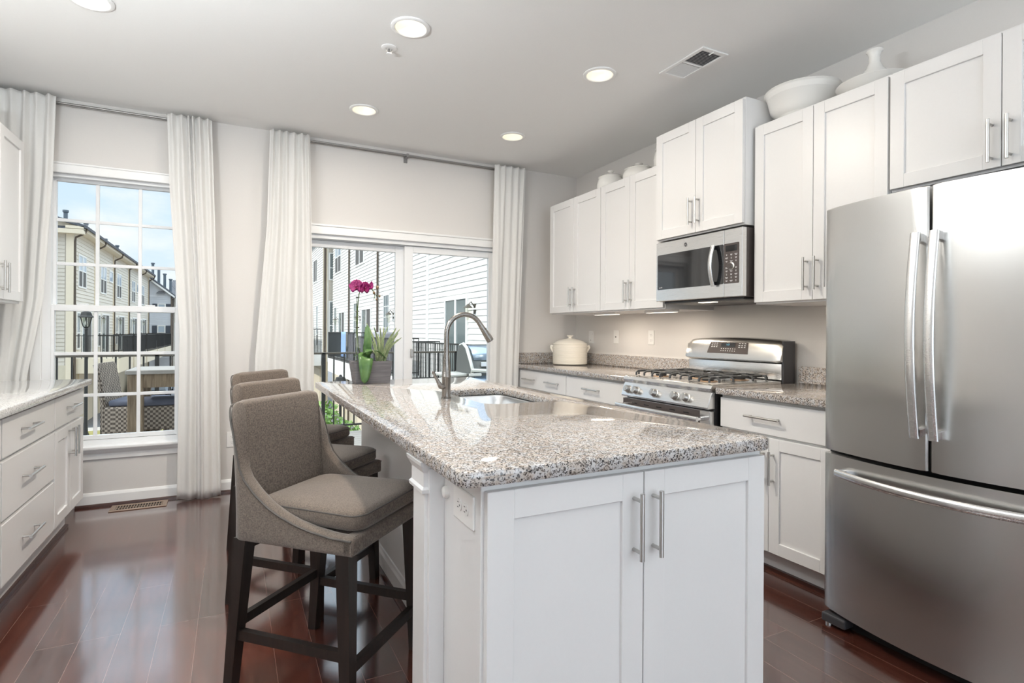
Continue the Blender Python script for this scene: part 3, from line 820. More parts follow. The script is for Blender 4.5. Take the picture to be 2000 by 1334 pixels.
# ================================================================== RANGE
RY0, RY1 = 2.225, 2.985
st = thing('gas_range', 'stainless freestanding gas range with five front knobs', 'stove', (2.7, 2.6, 0))
MB().box(2.37, XR - 0.03, RY0, RY1, 0.02, 0.90, 0.002).build('body', 'black_plastic', st)
m = MB()
m.prism([(2.345, RY0, 0.885), (2.335, RY0, 0.905), (2.345, RY0, 0.922), (2.36, RY0, 0.926), (XR - 0.15, RY0, 0.926), (XR - 0.15, RY0, 0.90), (2.36, RY0, 0.875)], (0, RY1 - RY0, 0), 0.003, 1)
m.build('cooktop', 'stainless_bright', st, smooth=30)
m = MB()
m.prism([(2.352, RY0 + 0.002, 0.887), (2.343, RY0 + 0.002, 0.872), (2.318, RY0 + 0.002, 0.802), (2.322, RY0 + 0.002, 0.792), (2.40, RY0 + 0.002, 0.792), (2.40, RY0 + 0.002, 0.887)], (0, RY1 - RY0 - 0.004, 0), 0.003, 1)
pn = m.build('control_panel', 'stainless_bright', st, smooth=30)
nrm = Vector((-0.942, 0, 0.336))
for y in (2.918, 2.838, 2.665, 2.484, 2.398):
    c = Vector((2.331, y, 0.838))
    m = MB(); rings = []
    ex, ey = Vector((0, 1, 0)), Vector((0.336, 0, 0.942))
    for rr_, hh in ((0.027, -0.004), (0.027, 0.003), (0.0225, 0.005), (0.0215, 0.030), (0.019, 0.034), (0.0005, 0.0345)):
        rings.append([c + nrm * hh + ex * (rr_ * math.cos(a)) + ey * (rr_ * math.sin(a)) for a in [2 * math.pi * q / 24 for q in range(24)]])
    m.loft(rings); kn = m.build('knob', 'nickel', st, smooth=40)
    m = MB(((c + nrm * 0.03), (0, 1, 0), tuple(nrm)))
    q = [c + nrm * 0.03 + ex * (a * 0.0035) + ey * (b * 0.020) for a, b in ((-1, -1), (1, -1), (1, 1), (-1, 1))]
    m = MB(); m.prism(q, nrm * 0.0085); m.build('knob_grip', 'nickel', kn, local=False)
# oven door
m = MB(); m.box(2.335, 2.372, RY0 + 0.004, RY1 - 0.004, 0.185, 0.782, 0.004); od = m.build('oven_door', 'stainless_bright', st)
MB().box(2.3335, 2.336, RY0 + 0.075, RY1 - 0.004, 0.70, 0.778, 0.001).build('vent_band', 'panel_brown', od)
for k in range(5):
    y = RY1 - 0.10 - k * 0.115
    MB().box(2.3325, 2.334, y - 0.045, y, 0.752, 0.757).build('vent_slot', 'black_plastic', od)
MB().box(2.3325, 2.336, RY0 + 0.11, RY1 - 0.11, 0.30, 0.62, 0.002).build('oven_window', 'black_glass', od)
m = MB(); N = 20; rings = []
for k in range(N + 1):
    t = k / N; y = RY0 + 0.035 + (RY1 - RY0 - 0.04) * t
    rings.append([(2.275 - 0.010 * math.sin(math.pi * t) + 0.010 * math.cos(a), y, 0.738 + 0.0145 * math.sin(a)) for a in [2 * math.pi * q / 12 for q in range(12)]])
m.loft(rings); m.build('handle', 'stainless_bright', od, smooth=50)
for y in (RY0 + 0.05, RY1 - 0.03): MB().box(2.275, 2.336, y - 0.012, y + 0.012, 0.728, 0.748, 0.003).build('handle_mount', 'chrome', od)
MB().box(2.338, 2.372, RY0 + 0.004, RY1 - 0.004, 0.03, 0.175, 0.004).build('warming_drawer', 'stainless_bright', st)
# backguard: plain lower riser, bulged control hood above
m = MB(); m.box(2.925, XR - 0.03, RY0 + 0.012, RY1 + 0.008, 0.926, 1.030, 0.008, 2); m.build('riser', 'stainless_bright', st, smooth=40)
m = MB(); rings = []; N = 24
for k in range(N + 1):
    y = RY0 + 0.004 + (RY1 - RY0 + 0.012) * k / N
    s = (k / N * 2 - 1); top = 1.184 - 0.016 * s * s - (0.014 if k in (0, N) else 0)
    e = 0.006 if k in (0, N) else 0
    rings.append([(XR - 0.032, y, 1.034), (2.918, y, 1.034 + e), (2.897 + e, y, 1.044 + e), (2.900 + e, y, 1.060), (2.925 + e, y, 1.14), (2.935 + e, y, top - 0.014), (2.945 + e, y, top - 0.004), (2.96, y, top), (XR - 0.032, y, top)])
m.loft(rings); bg = m.build('control_hood', 'stainless', st, smooth=40)
m = MB(); m.box(2.93, XR - 0.031, RY0 - 0.001, RY0 + 0.013, 0.905, 1.165, 0.001); m.build('side_trim', 'dark_grey_plastic', st)
# touch panel lies on the sloped face of the hood
def hood(y, z, out=0.002):
    t = (z - 1.060) / 0.08
    return Vector((2.900 + 0.025 * t - out * 0.95, y, z + out * 0.3))
m = MB(); m.prism([hood(y, z, 0.001) for y, z in ((2.465, 1.078), (2.80, 1.078), (2.785, 1.152), (2.478, 1.152))], (-0.0015, 0, 0.0005)); tp = m.build('touch_panel', 'panel_brown', bg)
m = MB(); m.prism([hood(y, z, 0.003) for y, z in ((2.575, 1.120), (2.69, 1.120), (2.69, 1.146), (2.575, 1.146))], (-0.001, 0, 0)); m.build('display', 'black_glass', bg)
m = MB()
random.seed(3)
for y0, y1, zs in ((2.715, 2.775, (1.143, 1.130, 1.119)), (2.485, 2.55, (1.143, 1.130, 1.119)), (2.56, 2.69, (1.108, 1.094))):
    for z in zs:
        n_ = 3 if y1 - y0 < 0.08 else 7
        for k in range(n_):
            y = y0 + (y1 - y0) * (k + 0.5) / n_
            w = 0.0065 if n_ == 3 else 0.0032
            m.prism([hood(y + a * w, z + b * 0.0022, 0.0035) for a, b in ((-1, -1), (1, -1), (1, 1), (-1, 1))], (-0.0004, 0, 0))
m.build('key_lettering', 'legend_white', bg)
def text(name, body, size, mtl, parent, mw, extrude=0.0003):
    cu = bpy.data.curves.new(name, 'FONT'); cu.body = body; cu.size = size; cu.extrude = extrude; cu.align_x = 'CENTER'; cu.align_y = 'CENTER'
    tmp = bpy.data.objects.new('tmp', cu); COL.objects.link(tmp)
    dg = bpy.context.evaluated_depsgraph_get()
    me = bpy.data.meshes.new_from_object(tmp.evaluated_get(dg))
    bpy.data.objects.remove(tmp)
    me.transform(mw)
    off = Vector((0, 0, 0)); q = parent
    while q is not None: off += Vector(q.location); q = q.parent
    me.transform(Matrix.Translation(-off))
    me.materials.clear(); me.materials.append(MATS[mtl])
    o = bpy.data.objects.new(name, me); COL.objects.link(o); o.parent = parent
    return o
def face_negx(p, tilt=0.0):
    """text plane facing -X: reading direction along -Y"""
    return Matrix(((0, 0, -1, p[0]), (-1, 0, 0, p[1]), (0, 1, 0, p[2]), (0, 0, 0, 1)))
text('clock_digits', '1:07', 0.018, 'display_glow', bg, face_negx(hood(2.632, 1.133, 0.005)))
# burners and grates
for x, y in ((2.50, 2.40), (2.50, 2.80), (2.76, 2.40), (2.76, 2.80), (2.63, 2.60)):
    MB().lathe([(0.055, 0.9262), (0.055, 0.929), (0.048, 0.932), (0.03, 0.932)], (x, y, 0), 20).build('burner_base', 'burner_brass', st, smooth=40)
for x, y in ((2.50, 2.40), (2.50, 2.80), (2.76, 2.40), (2.76, 2.80), (2.63, 2.60)):
    MB().lathe([(0.032, 0.932), (0.034, 0.936), (0.034, 0.944), (0.030, 0.947), (0.001, 0.947)], (x, y, 0), 20).build('burner_cap', 'cast_iron', st, smooth=40)
def finger(m, a, b, r=0.0062):
    a, b = Vector(a), Vector(b)
    d = (b - a).normalized()
    # hooked ends resting on the cooktop
    m.tube([a + Vector((0, 0, -0.026)), a + Vector((0, 0, -0.010)), a + d * 0.010, a + d * 0.02, b], r, 8)
for gy0, gy1 in ((RY0 + 0.035, 2.475), (2.485, 2.725), (2.735, RY1 - 0.035)):
    m = MB(); z = 0.958
    gx0, gx1 = 2.395, 2.865; ym = (gy0 + gy1) / 2
    for y in (gy0 + 0.03, gy1 - 0.03):
        m.tube([(gx0, y, z - 0.026), (gx0, y, z - 0.010), (gx0 + 0.012, y, z), (gx1 - 0.012, y, z), (gx1, y, z - 0.010), (gx1, y, z - 0.026)], 0.0065, 8)
    for x in (2.44, 2.55, 2.71, 2.82):
        finger(m, (x, gy0, z), (x, ym - 0.03, z + 0.004)); finger(m, (x, gy1, z), (x, ym + 0.03, z + 0.004))
    m.tube([(gx0, ym, z - 0.026), (gx0, ym, z - 0.01), (gx0 + 0.015, ym, z), (2.47, ym, z + 0.004)], 0.0065, 8)
    m.tube([(2.63, gy0 + 0.03, z), (2.63, gy1 - 0.03, z)], 0.007, 8)
    m.tube([(gx1, ym, z - 0.026), (gx1, ym, z - 0.01), (gx1 - 0.015, ym, z), (2.79, ym, z + 0.004)], 0.0065, 8)
    m.build('grate', 'cast_iron', st, smooth=50)

# ================================================================== MICROWAVE
MY0, MY1, MZ0, MZ1, MX = 2.172, 2.872, 1.408, 1.803, 2.515
mw = thing('microwave', 'stainless over-the-range microwave under the tall cabinet', 'microwave', (2.78, 2.52, MZ0))
MB().box(2.548, XR - 0.002, MY0, MY1, MZ0 + 0.008, MZ1, 0.002).build('body', 'panel_brown', mw)
MB().box(2.56, XR - 0.004, MY0 + 0.03, MY1 - 0.03, MZ0 - 0.006, MZ0 + 0.008, 0.003).build('underside_vent', 'dark_grey_plastic', mw)
m = MB()
for k in range(16):
    y = MY0 + 0.06 + k * 0.012; m.box(2.62, 2.80, y, y + 0.005, MZ0 - 0.0085, MZ0 - 0.006)
    y = MY1 - 0.06 - k * 0.012; m.box(2.62, 2.80, y - 0.005, y, MZ0 - 0.0085, MZ0 - 0.006)
m.build('filter', 'nickel', mw)
MB().box(2.60, 2.64, 2.46, 2.58, MZ0 - 0.009, MZ0 - 0.006).build('cooktop_lamp', 'strip_glow', mw)
YS = 2.302   # seam between door and control column
m = MB(); m.box(MX, 2.55, YS + 0.001, MY1, MZ0 + 0.01, MZ1, 0.003, 1); md = m.build('door', 'stainless_bright', mw)
m = MB(); m.box(MX, 2.55, MY0, YS - 0.001, MZ0 + 0.01, MZ1, 0.003, 1); mc = m.build('control_column', 'stainless_bright', mw)
FM = ((MX, 0, 0), (0, 1, 0), (-1, 0, 0))
def rpanel(y0, y1, z0, z1, r, t0, t1):
    m = MB(FM); m.prism([(a, t0, b) for a, b in rrect(y0, y1, z0, z1, r, 4)], (0, t1 - t0, 0)); return m
rpanel(YS + 0.002, MY1 - 0.016, MZ0 + 0.085, MZ1 - 0.082, 0.008, -0.001, 0.0015).build('window', 'black_glass', md)
text('door_wordmark', 'profile', 0.011, 'legend_white', md, face_negx((MX - 0.002, MY1 - 0.048, MZ0 + 0.099)))
# round emblem on the door's top band
m = MB(FM); m.lathe([(0.0155, -0.001), (0.0155, 0.0016), (0.0001, 0.0016)], (2.603, 0, MZ1 - 0.042), 28, 'Y'); em = m.build('emblem', 'chrome', md)
mm_ = MB(FM); mm_.lathe([(0.0128, 0.0014), (0.0128, 0.0019), (0.0001, 0.0019)], (2.603, 0, MZ1 - 0.042), 28, 'Y'); mm_.build('emblem_ground', 'dark_grey_plastic', md)
text('emblem_script', 'ge', 0.018, 'chrome', md, face_negx((MX - 0.0024, 2.603, MZ1 - 0.0415)), 0.0006)
m = MB(); rings = []
for k in range(21):
    t = k / 20; z = MZ0 + 0.075 + (MZ1 - MZ0 - 0.155) * t
    off = 0.020 + 0.026 * math.sin(math.pi * t)
    rings.append([(MX - off + 0.007 * math.cos(a), YS + 0.062 + 0.0145 * math.sin(a), z) for a in [2 * math.pi * q / 14 for q in range(14)]])
m.loft(rings); m.build('handle', 'stainless_bright', md, smooth=50)
for z in (MZ0 + 0.092, MZ1 - 0.095): MB().box(MX - 0.026, MX + 0.002, YS + 0.05, YS + 0.072, z - 0.010, z + 0.010, 0.003).build('handle_mount', 'black_plastic', md)
rpanel(MY0 + 0.022, YS - 0.002, MZ0 + 0.085, MZ1 - 0.082, 0.006, -0.001, 0.0015).build('keypad', 'panel_brown', mc)
rpanel(MY0 + 0.034, YS - 0.014, MZ1 - 0.128, MZ1 - 0.094, 0.002, 0.001, 0.002).build('display', 'black_glass', mc)
m = MB(FM)
for r_ in range(9):
    z = MZ1 - 0.148 - r_ * 0.0185
    if r_ in (3,): continue
    for k in range(3):
        if r_ == 4 and k == 1: continue
        y = MY0 + 0.042 + k * 0.033
        w = 0.010 - 0.003 * ((r_ + k) % 3)
        m.box(y - w, y + w, 0.001, 0.0022, z + 0.002, z + 0.004); m.box(y - w * 0.7, y + w * 0.7, 0.001, 0.0022, z - 0.003, z - 0.001)
m.build('key_lettering', 'legend_white', mc)
dk = MB(FM).lathe([(0.0225, 0.001), (0.0225, 0.004), (0.017, 0.006), (0.016, 0.020), (0.0001, 0.021)], (MY0 + 0.075, 0, MZ1 - 0.213), 26, 'Y').build('dial', 'nickel', mc, smooth=40)
MB(FM).lathe([(0.0155, 0.0205), (0.0135, 0.0222), (0.0001, 0.0222)], (MY0 + 0.075, 0, MZ1 - 0.213), 26, 'Y').build('dial_face', 'panel_brown', mc)
light('microwave_lamp', 'AREA', (2.62, 2.52, MZ0 - 0.012), 1.2, (1, 0.85, 0.65), None, shape='RECTANGLE', size=0.04, size_y=0.12)

# ================================================================== BAR STOOLS
def top_profile(t):
    P = [(-0.02, .966), (0.0, .905), (.004, .83), (.03, .788), (.055, .731), (.093, .690), (.145, .652), (.196, .627), (.255, .606), (.314, .592), (.39, .581), (.475, .578)]
    for (a, b), (c, d) in zip(P, P[1:]):
        if t <= c: return b + (d - b) * max(0, min(1, (t - a) / (c - a)))
    return P[-1][1]
def make_stool(label, loc, rz):
    t = thing('bar_stool', label, 'bar stool', loc, 'upholstered bar stools along the island', rz)
    # local: +x front, y side; shell footprint x -0.235..0.235, y -0.235..0.235
    zb = 0.520; hw = 0.235; xb = -0.232; xf = 0.236
    out = []; rc = 0.045
    N = 26
    for k in range(N + 1): out.append((xf - (xf - xb - rc) * k / N, -hw))
    for k in range(1, 14):
        a = R(-90 - 90 * k / 14); out.append((xb + rc + rc * math.cos(a), -hw + rc + rc * math.sin(a)))
    M = 14
    for k in range(M + 1): out.append((xb, -hw + rc + (2 * hw - 2 * rc) * k / M))
    for k in range(1, 14):
        a = R(180 - 90 * k / 14); out.append((xb + rc + rc * math.cos(a), hw - rc + rc * math.sin(a)))
    for k in range(N + 1): out.append((xb + rc + (xf - xb - rc) * k / N, hw))
    def topz(x, y):
        side = abs(abs(y) - hw) < 0.012
        d = x - xb
        z = top_profile(d - 0.006)
        # rounded upper corners of the back: the rim turns down through the corner into the side curve
        if x < xb + 0.0005 and abs(y) <= hw - rc + 0.0005:
            e = hw - rc - abs(y)
            z = 0.974 - (0.006 * (1 - e / 0.04) ** 2 if e < 0.04 else 0)
        elif x < xb + rc and abs(y) > hw - rc:
            ph = math.atan2(abs(y) - (hw - rc), (xb + rc) - x) / (math.pi / 2)
            z = 0.968 - (0.968 - top_profile(rc - 0.006)) * ph ** 2.1
        return z
    th = 0.045
    rings = []
    for i, (x, y) in enumerate(out):
        zt = topz(x, y)
        lean = lambda z: -0.030 * max(0, (z - 0.62) / 0.35) ** 1.3 * (1 if True else 0) * max(0.0, min(1.0, (0.10 - (x - xb)) / 0.10))
        p0 = Vector(out[max(i - 1, 0)] + (0,)); p1 = Vector(out[min(i + 1, len(out) - 1)] + (0,))
        d = (p1 - p0).normalized(); n = Vector((-d.y, d.x, 0))     # inward
        if n.dot(Vector((0.0 - x, -y, 0))) < 0: n = -n
        fade = 1.0
        rr2 = 0.016
        prof = [(0.004, zb), (0.0, zb + 0.006)]
        nz = 5
        for q in range(1, nz): prof.append((0.0, zb + 0.006 + (zt - rr2 - zb - 0.006) * q / nz))
        for q in range(0, 7):
            a = math.pi - math.pi * q / 6
            prof.append((th / 2 + th / 2 * math.cos(a), zt - rr2 + rr2 * math.sin(a)))
        for q in range(nz - 1, 0, -1): prof.append((th, zb + 0.006 + (zt - rr2 - zb - 0.006) * q / nz))
        prof += [(th, zb + 0.006), (th - 0.004, zb)]
        rings.append([(x + n.x * o + lean(z), y + n.y * o, z) for o, z in prof])
    m = MB(); m.loft(rings)
    # seat deck and front apron
    m.box(xb + 0.03, xf - 0.002, -hw + 0.03, hw - 0.03, zb + 0.001, 0.572, 0.004)
    m.box(xf - 0.04, xf + 0.006, -hw, hw, zb, 0.5785, 0.012, 3)
    sh = m.build('shell', 'tweed', t, smooth=50, local=True)
    # welt along the outer top edge
    w = []
    for i, (x, y) in enumerate(out):
        zt = topz(x, y)
        le = -0.030 * max(0, (zt - 0.62) / 0.35) ** 1.3 * max(0.0, min(1.0, (0.10 - (x - xb)) / 0.10))
        s = 0.002
        w.append((x + le - (s if x < xb + 0.02 else 0), y + (s if y > 0.2 else -s if y < -0.2 else 0), zt - 0.010))
    w = [w[0]] + [p for a, p in zip(w, w[1:]) if (Vector(p) - Vector(a)).length > 0.004]
    MB().tube(w, 0.0034, 6).build('piping', 'piping', sh, smooth=60, local=True)
    # loose seat cushion
    m = MB(); rings = []
    cx0, cx1, ch = xb + th + 0.008, xf + 0.012, hw - th - 0.003
    def ringz(e, z, crown=0):
        pts = []
        for x, y in rrect(cx0 + e, cx1 - e, -ch - (0.028 if False else 0) + e, ch - e, 0.045):
            pts.append((x, y * (1 + 0.10 * max(0, min(1, (x - 0.05) / 0.12))), z))
        return pts
    for e, z in ((0.022, 0.5795), (0.006, 0.586), (0.0, 0.600), (0.0, 0.628), (0.006, 0.642), (0.022, 0.650), (0.06, 0.656), (0.09, 0.659), (0.125, 0.6612)):
        rings.append(ringz(e, z))
    m.loft(rings); cu = m.build('cushion', 'tweed', t, smooth=60, local=True)
    sm_ = ringz(0.0012, 0); m = MB(); m.tube([(x, y, 0.633) for x, y, z in sm_] + [(sm_[0][0], sm_[0][1], 0.633)], 0.0024, 6); m.build('seam', 'piping', cu, smooth=60, local=True)
    # legs: square, tapering, splayed slightly
    def leg(sx, sy):
        m = MB()
        tx, ty = sx * 0.198, sy * 0.205
        bx, by = (sx * 0.215 if sx > 0 else sx * 0.245), sy * 0.215
        a, b = 0.024, 0.017
        m.loft([[(bx - b, by - b, 0), (bx + b, by - b, 0), (bx + b, by + b, 0), (bx - b, by + b, 0)],
                [(tx - a, ty - a, zb + 0.004), (tx + a, ty - a, zb + 0.004), (tx + a, ty + a, zb + 0.004), (tx - a, ty + a, zb + 0.004)]])
        m.build('leg', 'espresso_wood', t, local=True)
    for sx in (-1, 1):
        for sy in (-1, 1): leg(sx, sy)
    def at(sx, sy, z):
        q = z / zb
        bx = 0.215 if sx > 0 else -0.245
        return Vector((bx + (sx * 0.198 - bx) * q, sy * (0.215 + (0.205 - 0.215) * q), z))
    def stretcher(a, b, h=0.016, w=0.011):
        d = (b - a).normalized(); n = Vector((-d.y, d.x, 0)) * w
        m = MB(); u = Vector((0, 0, h))
        m.loft([[p - n - u, p + n - u, p + n + u, p - n + u] for p in (a, b)]); m.build('stretcher', 'espresso_wood', t, local=True)
    stretcher(at(-1, -1, 0.200), at(1, -1, 0.200)); stretcher(at(-1, 1, 0.200), at(1, 1, 0.200))
    stretcher(at(-1, -1, 0.235), at(-1, 1, 0.235)); stretcher(at(1, -1, 0.155), at(1, 1, 0.155))
    return t
s1 = make_stool('brown-grey upholstered bar stool nearest the camera at the island', (0.325, 2.06, 0), R(-45))
s2 = make_stool('brown-grey upholstered bar stool in the middle of the three at the island', (0.325, 2.74, 0), R(-45))
s3 = make_stool('brown-grey upholstered bar stool nearest the patio door', (0.325, 3.42, 0), R(-45))

# ================================================================== CURTAINS
def rod(label, x0, x1, brackets, y=YW - 0.062, z=2.702):
    t = thing('curtain_rod', label, 'curtain rod', ((x0 + x1) / 2, y, z), 'slim metal curtain rods')
    MB().tube([(x0, y, z), (x1, y, z)], 0.0075, 12).build('rod', 'rod_metal', t, smooth=50)
    MB().tube([(x0 + 0.0, y + 0.024, z - 0.004), (x1, y + 0.024, z - 0.004)], 0.004, 8).build('inner_rod', 'rod_metal', t, smooth=50)
    for x in brackets:
        m = MB(); m.box(x - 0.016, x + 0.016, YW - 0.006, YW, z - 0.05, z + 0.022, 0.002); m.box(x - 0.011, x + 0.011, y - 0.012, YW - 0.004, z - 0.018, z - 0.006, 0.002)
        m.box(x - 0.011, x + 0.011, y - 0.014, y - 0.008, z - 0.018, z + 0.012, 0.002)
        m.build('bracket', 'rod_metal', t)
    return t
rod('slim grey metal curtain rod above the sash window', -1.43, -0.155, (-1.38, -0.19))
rod('slim grey metal curtain rod above the patio door', 0.255, 2.415, (0.30, 1.316, 2.37))
def curtain(label, x0, x1, spread, zb=0.006, folds=6, seed=0, amp=0.036, flat=None):
    """spread(z) -> (left, right) x extents at height z, 1 at the rod; pinch pleats at the top"""
    rnd = random.Random(seed)
    ztop = 2.722; yc = YW - 0.122
    t = thing('curtain', label, 'curtain', ((x0 + x1) / 2, yc, 0), 'white linen curtain panels')
    U_ = folds * 16; rows = []
    # pleat positions: irregular spacing; below the heading the pleats merge into fewer, softer folds
    cuts = [0.0]
    for k in range(folds): cuts.append(cuts[-1] + rnd.uniform(0.6, 1.5))
    cuts = [c / cuts[-1] for c in cuts]
    soft = [(rnd.uniform(0.5, 1.0), rnd.uniform(0, 6.28), f) for f in (1.3, 2.1, 3.3)]
    am = [rnd.uniform(0.6, 1.2) for _ in range(folds + 1)]
    NZ = 52
    for i in range(NZ + 1):
        f = i / NZ
        z = ztop - (ztop - zb) * (f ** 1.25)
        d = ztop - z
        l, r = spread(z)
        row = []
        pin = math.exp(-((d - 0.095) / 0.045) ** 2)
        head = math.exp(-d / 0.55)
        for k in range(U_ + 1):
            u = k / U_
            j = max(q for q in range(folds) if cuts[q] <= u + 1e-9); v = (u - cuts[j]) / (cuts[j + 1] - cuts[j])
            s1 = math.sin(math.pi * v) ** 2
            s2 = sum(a_ * math.sin(6.2832 * f_ * u + p_ + 0.8 * f * (1 + a_)) for a_, p_, f_ in soft) / 1.6
            e = min(1, u / 0.06, (1 - u) / 0.06)
            off = amp * (head * am[j] * 1.15 * (s1 - 0.4) + (1 - head) * (0.62 * s2 + 0.38 * am[j] * (s1 - 0.4))) * (0.25 + 0.75 * e)
            xx = l + (r - l) * u
            c = l + (r - l) * (cuts[j] + cuts[j + 1]) / 2
            xx += (c - xx) * (0.55 * pin + 0.18 * head) * s1
            sag = 0.012 * math.sin(5 * u + seed) * f
            row.append((xx, yc - off, z + (sag if i > NZ - 2 and sag > 0 else 0)))
        rows.append(row)
    m = MB(); m.grid(rows)
    m.build('panel', 'linen', t, smooth=180, solid=0.003)
    # hem band: a second thin layer near the floor
    return t
def lerp(z, pts):
    for (za, a), (zb_, b) in zip(pts, pts[1:]):
        if z >= zb_:
            k = (za - z) / max(za - zb_, 1e-6); return a + (b - a) * max(0, min(1, k))
    return pts[-1][1]
curtain('white linen curtain at the left picture edge behind the left cabinets', -1.42, -1.03,
        lambda z: (-1.42, lerp(z, [(2.8, -1.03), (2.2, -1.045), (1.4, -1.09), (0.9, -1.17), (0, -1.2)])), folds=6, seed=1)
curtain('white linen curtain between the sash window and the bar stools', -0.417, -0.145,
        lambda z: (lerp(z, [(2.8, -0.42), (2.2, -0.40), (1.2, -0.335), (0, -0.345)]), lerp(z, [(2.8, -0.145), (2.0, -0.118), (1.0, -0.09), (0, -0.07)])), folds=6, seed=2)
curtain('white linen curtain left of the patio door behind the stools', 0.246, 0.524,
        lambda z: (lerp(z, [(2.8, 0.246), (2.0, 0.225), (1.0, 0.15), (0, 0.13)]), lerp(z, [(2.8, 0.526), (1.0, 0.566), (0, 0.57)])), folds=6, seed=3)
curtain('white linen curtain right of the patio door beside the counter', 2.107, 2.422,
        lambda z: (lerp(z, [(2.8, 2.107), (1.0, 2.072), (0, 2.06)]), lerp(z, [(2.8, 2.425), (1.0, 2.36), (0, 2.335)])), folds=5, seed=4)

# ================================================================== CEILING FITTINGS
def downlight(x, y, label, e=24, col=(1.0, 0.96, 0.90)):
    t = thing('recessed_light', label, 'ceiling light', (x, y, H - 0.006), 'round recessed ceiling lights')
    # trim with shallow stepped reflector; the reflector sits in a shallow can below the ceiling skin
    MB().lathe([(0.098, -0.0005 + H), (0.098, H - 0.006), (0.092, H - 0.010), (0.081, H - 0.010), (0.0778, H - 0.005)], (x, y, 0), 40, cap=False).build('trim_ring', 'ceiling_paint', t, smooth=40)
    MB().lathe([(0.0775, H - 0.006), (0.074, H + 0.01), (0.054, H + 0.072), (0.050, H + 0.078), (0.0, H + 0.080)], (x, y, 0), 40, cap=False).build('reflector', 'can_white', t, smooth=40)
    MB().lathe([(0.0495, H + 0.0765), (0.045, H + 0.066), (0.025, H + 0.058), (0.0005, H + 0.056)], (x, y, 0), 32, cap=False).build('lens', 'lamp_glow', t, smooth=60)
    light('recessed_lamp', 'AREA', (x, y, H - 0.014), e, col, (0, 0, 0), shape='DISK', size=0.13)
    return t
downlight(0.797, 2.749, 'large round recessed light nearest the camera beside the sprinkler head', 35, (1.0, 0.90, 0.77))
downlight(1.948, 2.731, 'round recessed light beside the ceiling air vent', e=1.0)
downlight(0.808, 3.920, 'round recessed light over the far end of the island toward the window', e=2.0)
downlight(1.960, 3.909, 'round recessed light closest to the patio door and corner cabinets', e=1.5)
downlight(-0.605, 3.204, 'round recessed light cut off by the top left picture edge', e=14)
for x, y, q in ((0.79, 1.58, 'above the near end of the island'), (1.95, 1.56, 'in front of the refrigerator'), (-0.6, 1.3, 'left of the photographer'), (0.79, 0.2, 'just behind the photographer'),
                (1.95, 0.2, 'behind the photographer on the right'), (0.79, -1.8, 'far behind the photographer')):  # unseen lights added for brightness; the nearer ones continue the visible grid
    downlight(x, y, 'added recessed light out of the picture ' + q, {1.58: 2, 1.56: 0.8}.get(y, 1), (1.0, 0.76, 0.48) if y == 1.58 else (1.0, 0.96, 0.90))
sp_ = thing('sprinkler_head', 'small white fire sprinkler head on the ceiling', 'sprinkler', (0.751, 3.001, H - 0.03))
MB().lathe([(0.042, H - 0.0004), (0.042, H - 0.004), (0.034, H - 0.008), (0.020, H - 0.007)], (0.751, 3.001, 0), 28).build('escutcheon', 'trim_paint', sp_, smooth=40)
m = MB()
for a in (0, math.pi): m.tube([(0.751 + 0.017 * math.cos(a), 3.001, H - 0.006), (0.751 + 0.015 * math.cos(a), 3.001, H - 0.020), (0.751 + 0.003 * math.cos(a), 3.001, H - 0.034)], 0.003, 6)
m.build('yoke', 'nickel', sp_); MB().lathe([(0.003, H - 0.007), (0.003, H - 0.033)], (0.751, 3.001, 0), 8).build('glass_bulb', 'dark_grey_plastic', sp_)
MB().lathe([(0.004, H - 0.032), (0.016, H - 0.035), (0.016, H - 0.037), (0.0005, H - 0.037)], (0.751, 3.001, 0), 16).build('deflector', 'trim_paint', sp_)
vt = thing('air_vent', 'white rectangular air vent in the ceiling', 'vent', (2.34, 2.377, H))
vx0, vx1, vy0, vy1 = 2.244, 2.436, 2.203, 2.551
m = MB(); z0, z1 = H - 0.009, H - 0.0004
m.box(vx0, vx0 + 0.026, vy0, vy1, z0, z1, 0.003); m.box(vx1 - 0.026, vx1, vy0, vy1, z0, z1, 0.003)
m.box(vx0 + 0.02, vx1 - 0.02, vy0, vy0 + 0.03, z0, z1, 0.003); m.box(vx0 + 0.02, vx1 - 0.02, vy1 - 0.03, vy1, z0, z1, 0.003)
m.box(vx0 + 0.02, vx1 - 0.02, 2.371, 2.383, z0, z1, 0.001)
m.build('frame', 'ceiling_paint', vt)
MB().box(vx0 + 0.026, vx1 - 0.026, vy0 + 0.03, vy1 - 0.03, H - 0.0022, H - 0.0008).build('duct', 'dark_grey_plastic', vt)
for k in range(24):
    y = vy0 + 0.036 + k * 0.0122
    if abs(y - 2.377) < 0.009: continue
    s = 0.0035 if y < 2.377 else -0.0022
    m = MB(); m.prism([(vx0 + 0.026, y - s, H - 0.0075), (vx0 + 0.026, y - s + 0.001, H - 0.0078), (vx0 + 0.026, y + s + 0.001, H - 0.0026), (vx0 + 0.026, y + s, H - 0.0022)], (vx1 - vx0 - 0.052, 0, 0))
    m.build('louver', 'ceiling_paint', vt)
MB().box(2.33, 2.336, vy0 + 0.012, vy0 + 0.045, H - 0.014, H - 0.008, 0.001).build('damper_lever', 'ceiling_paint', vt)
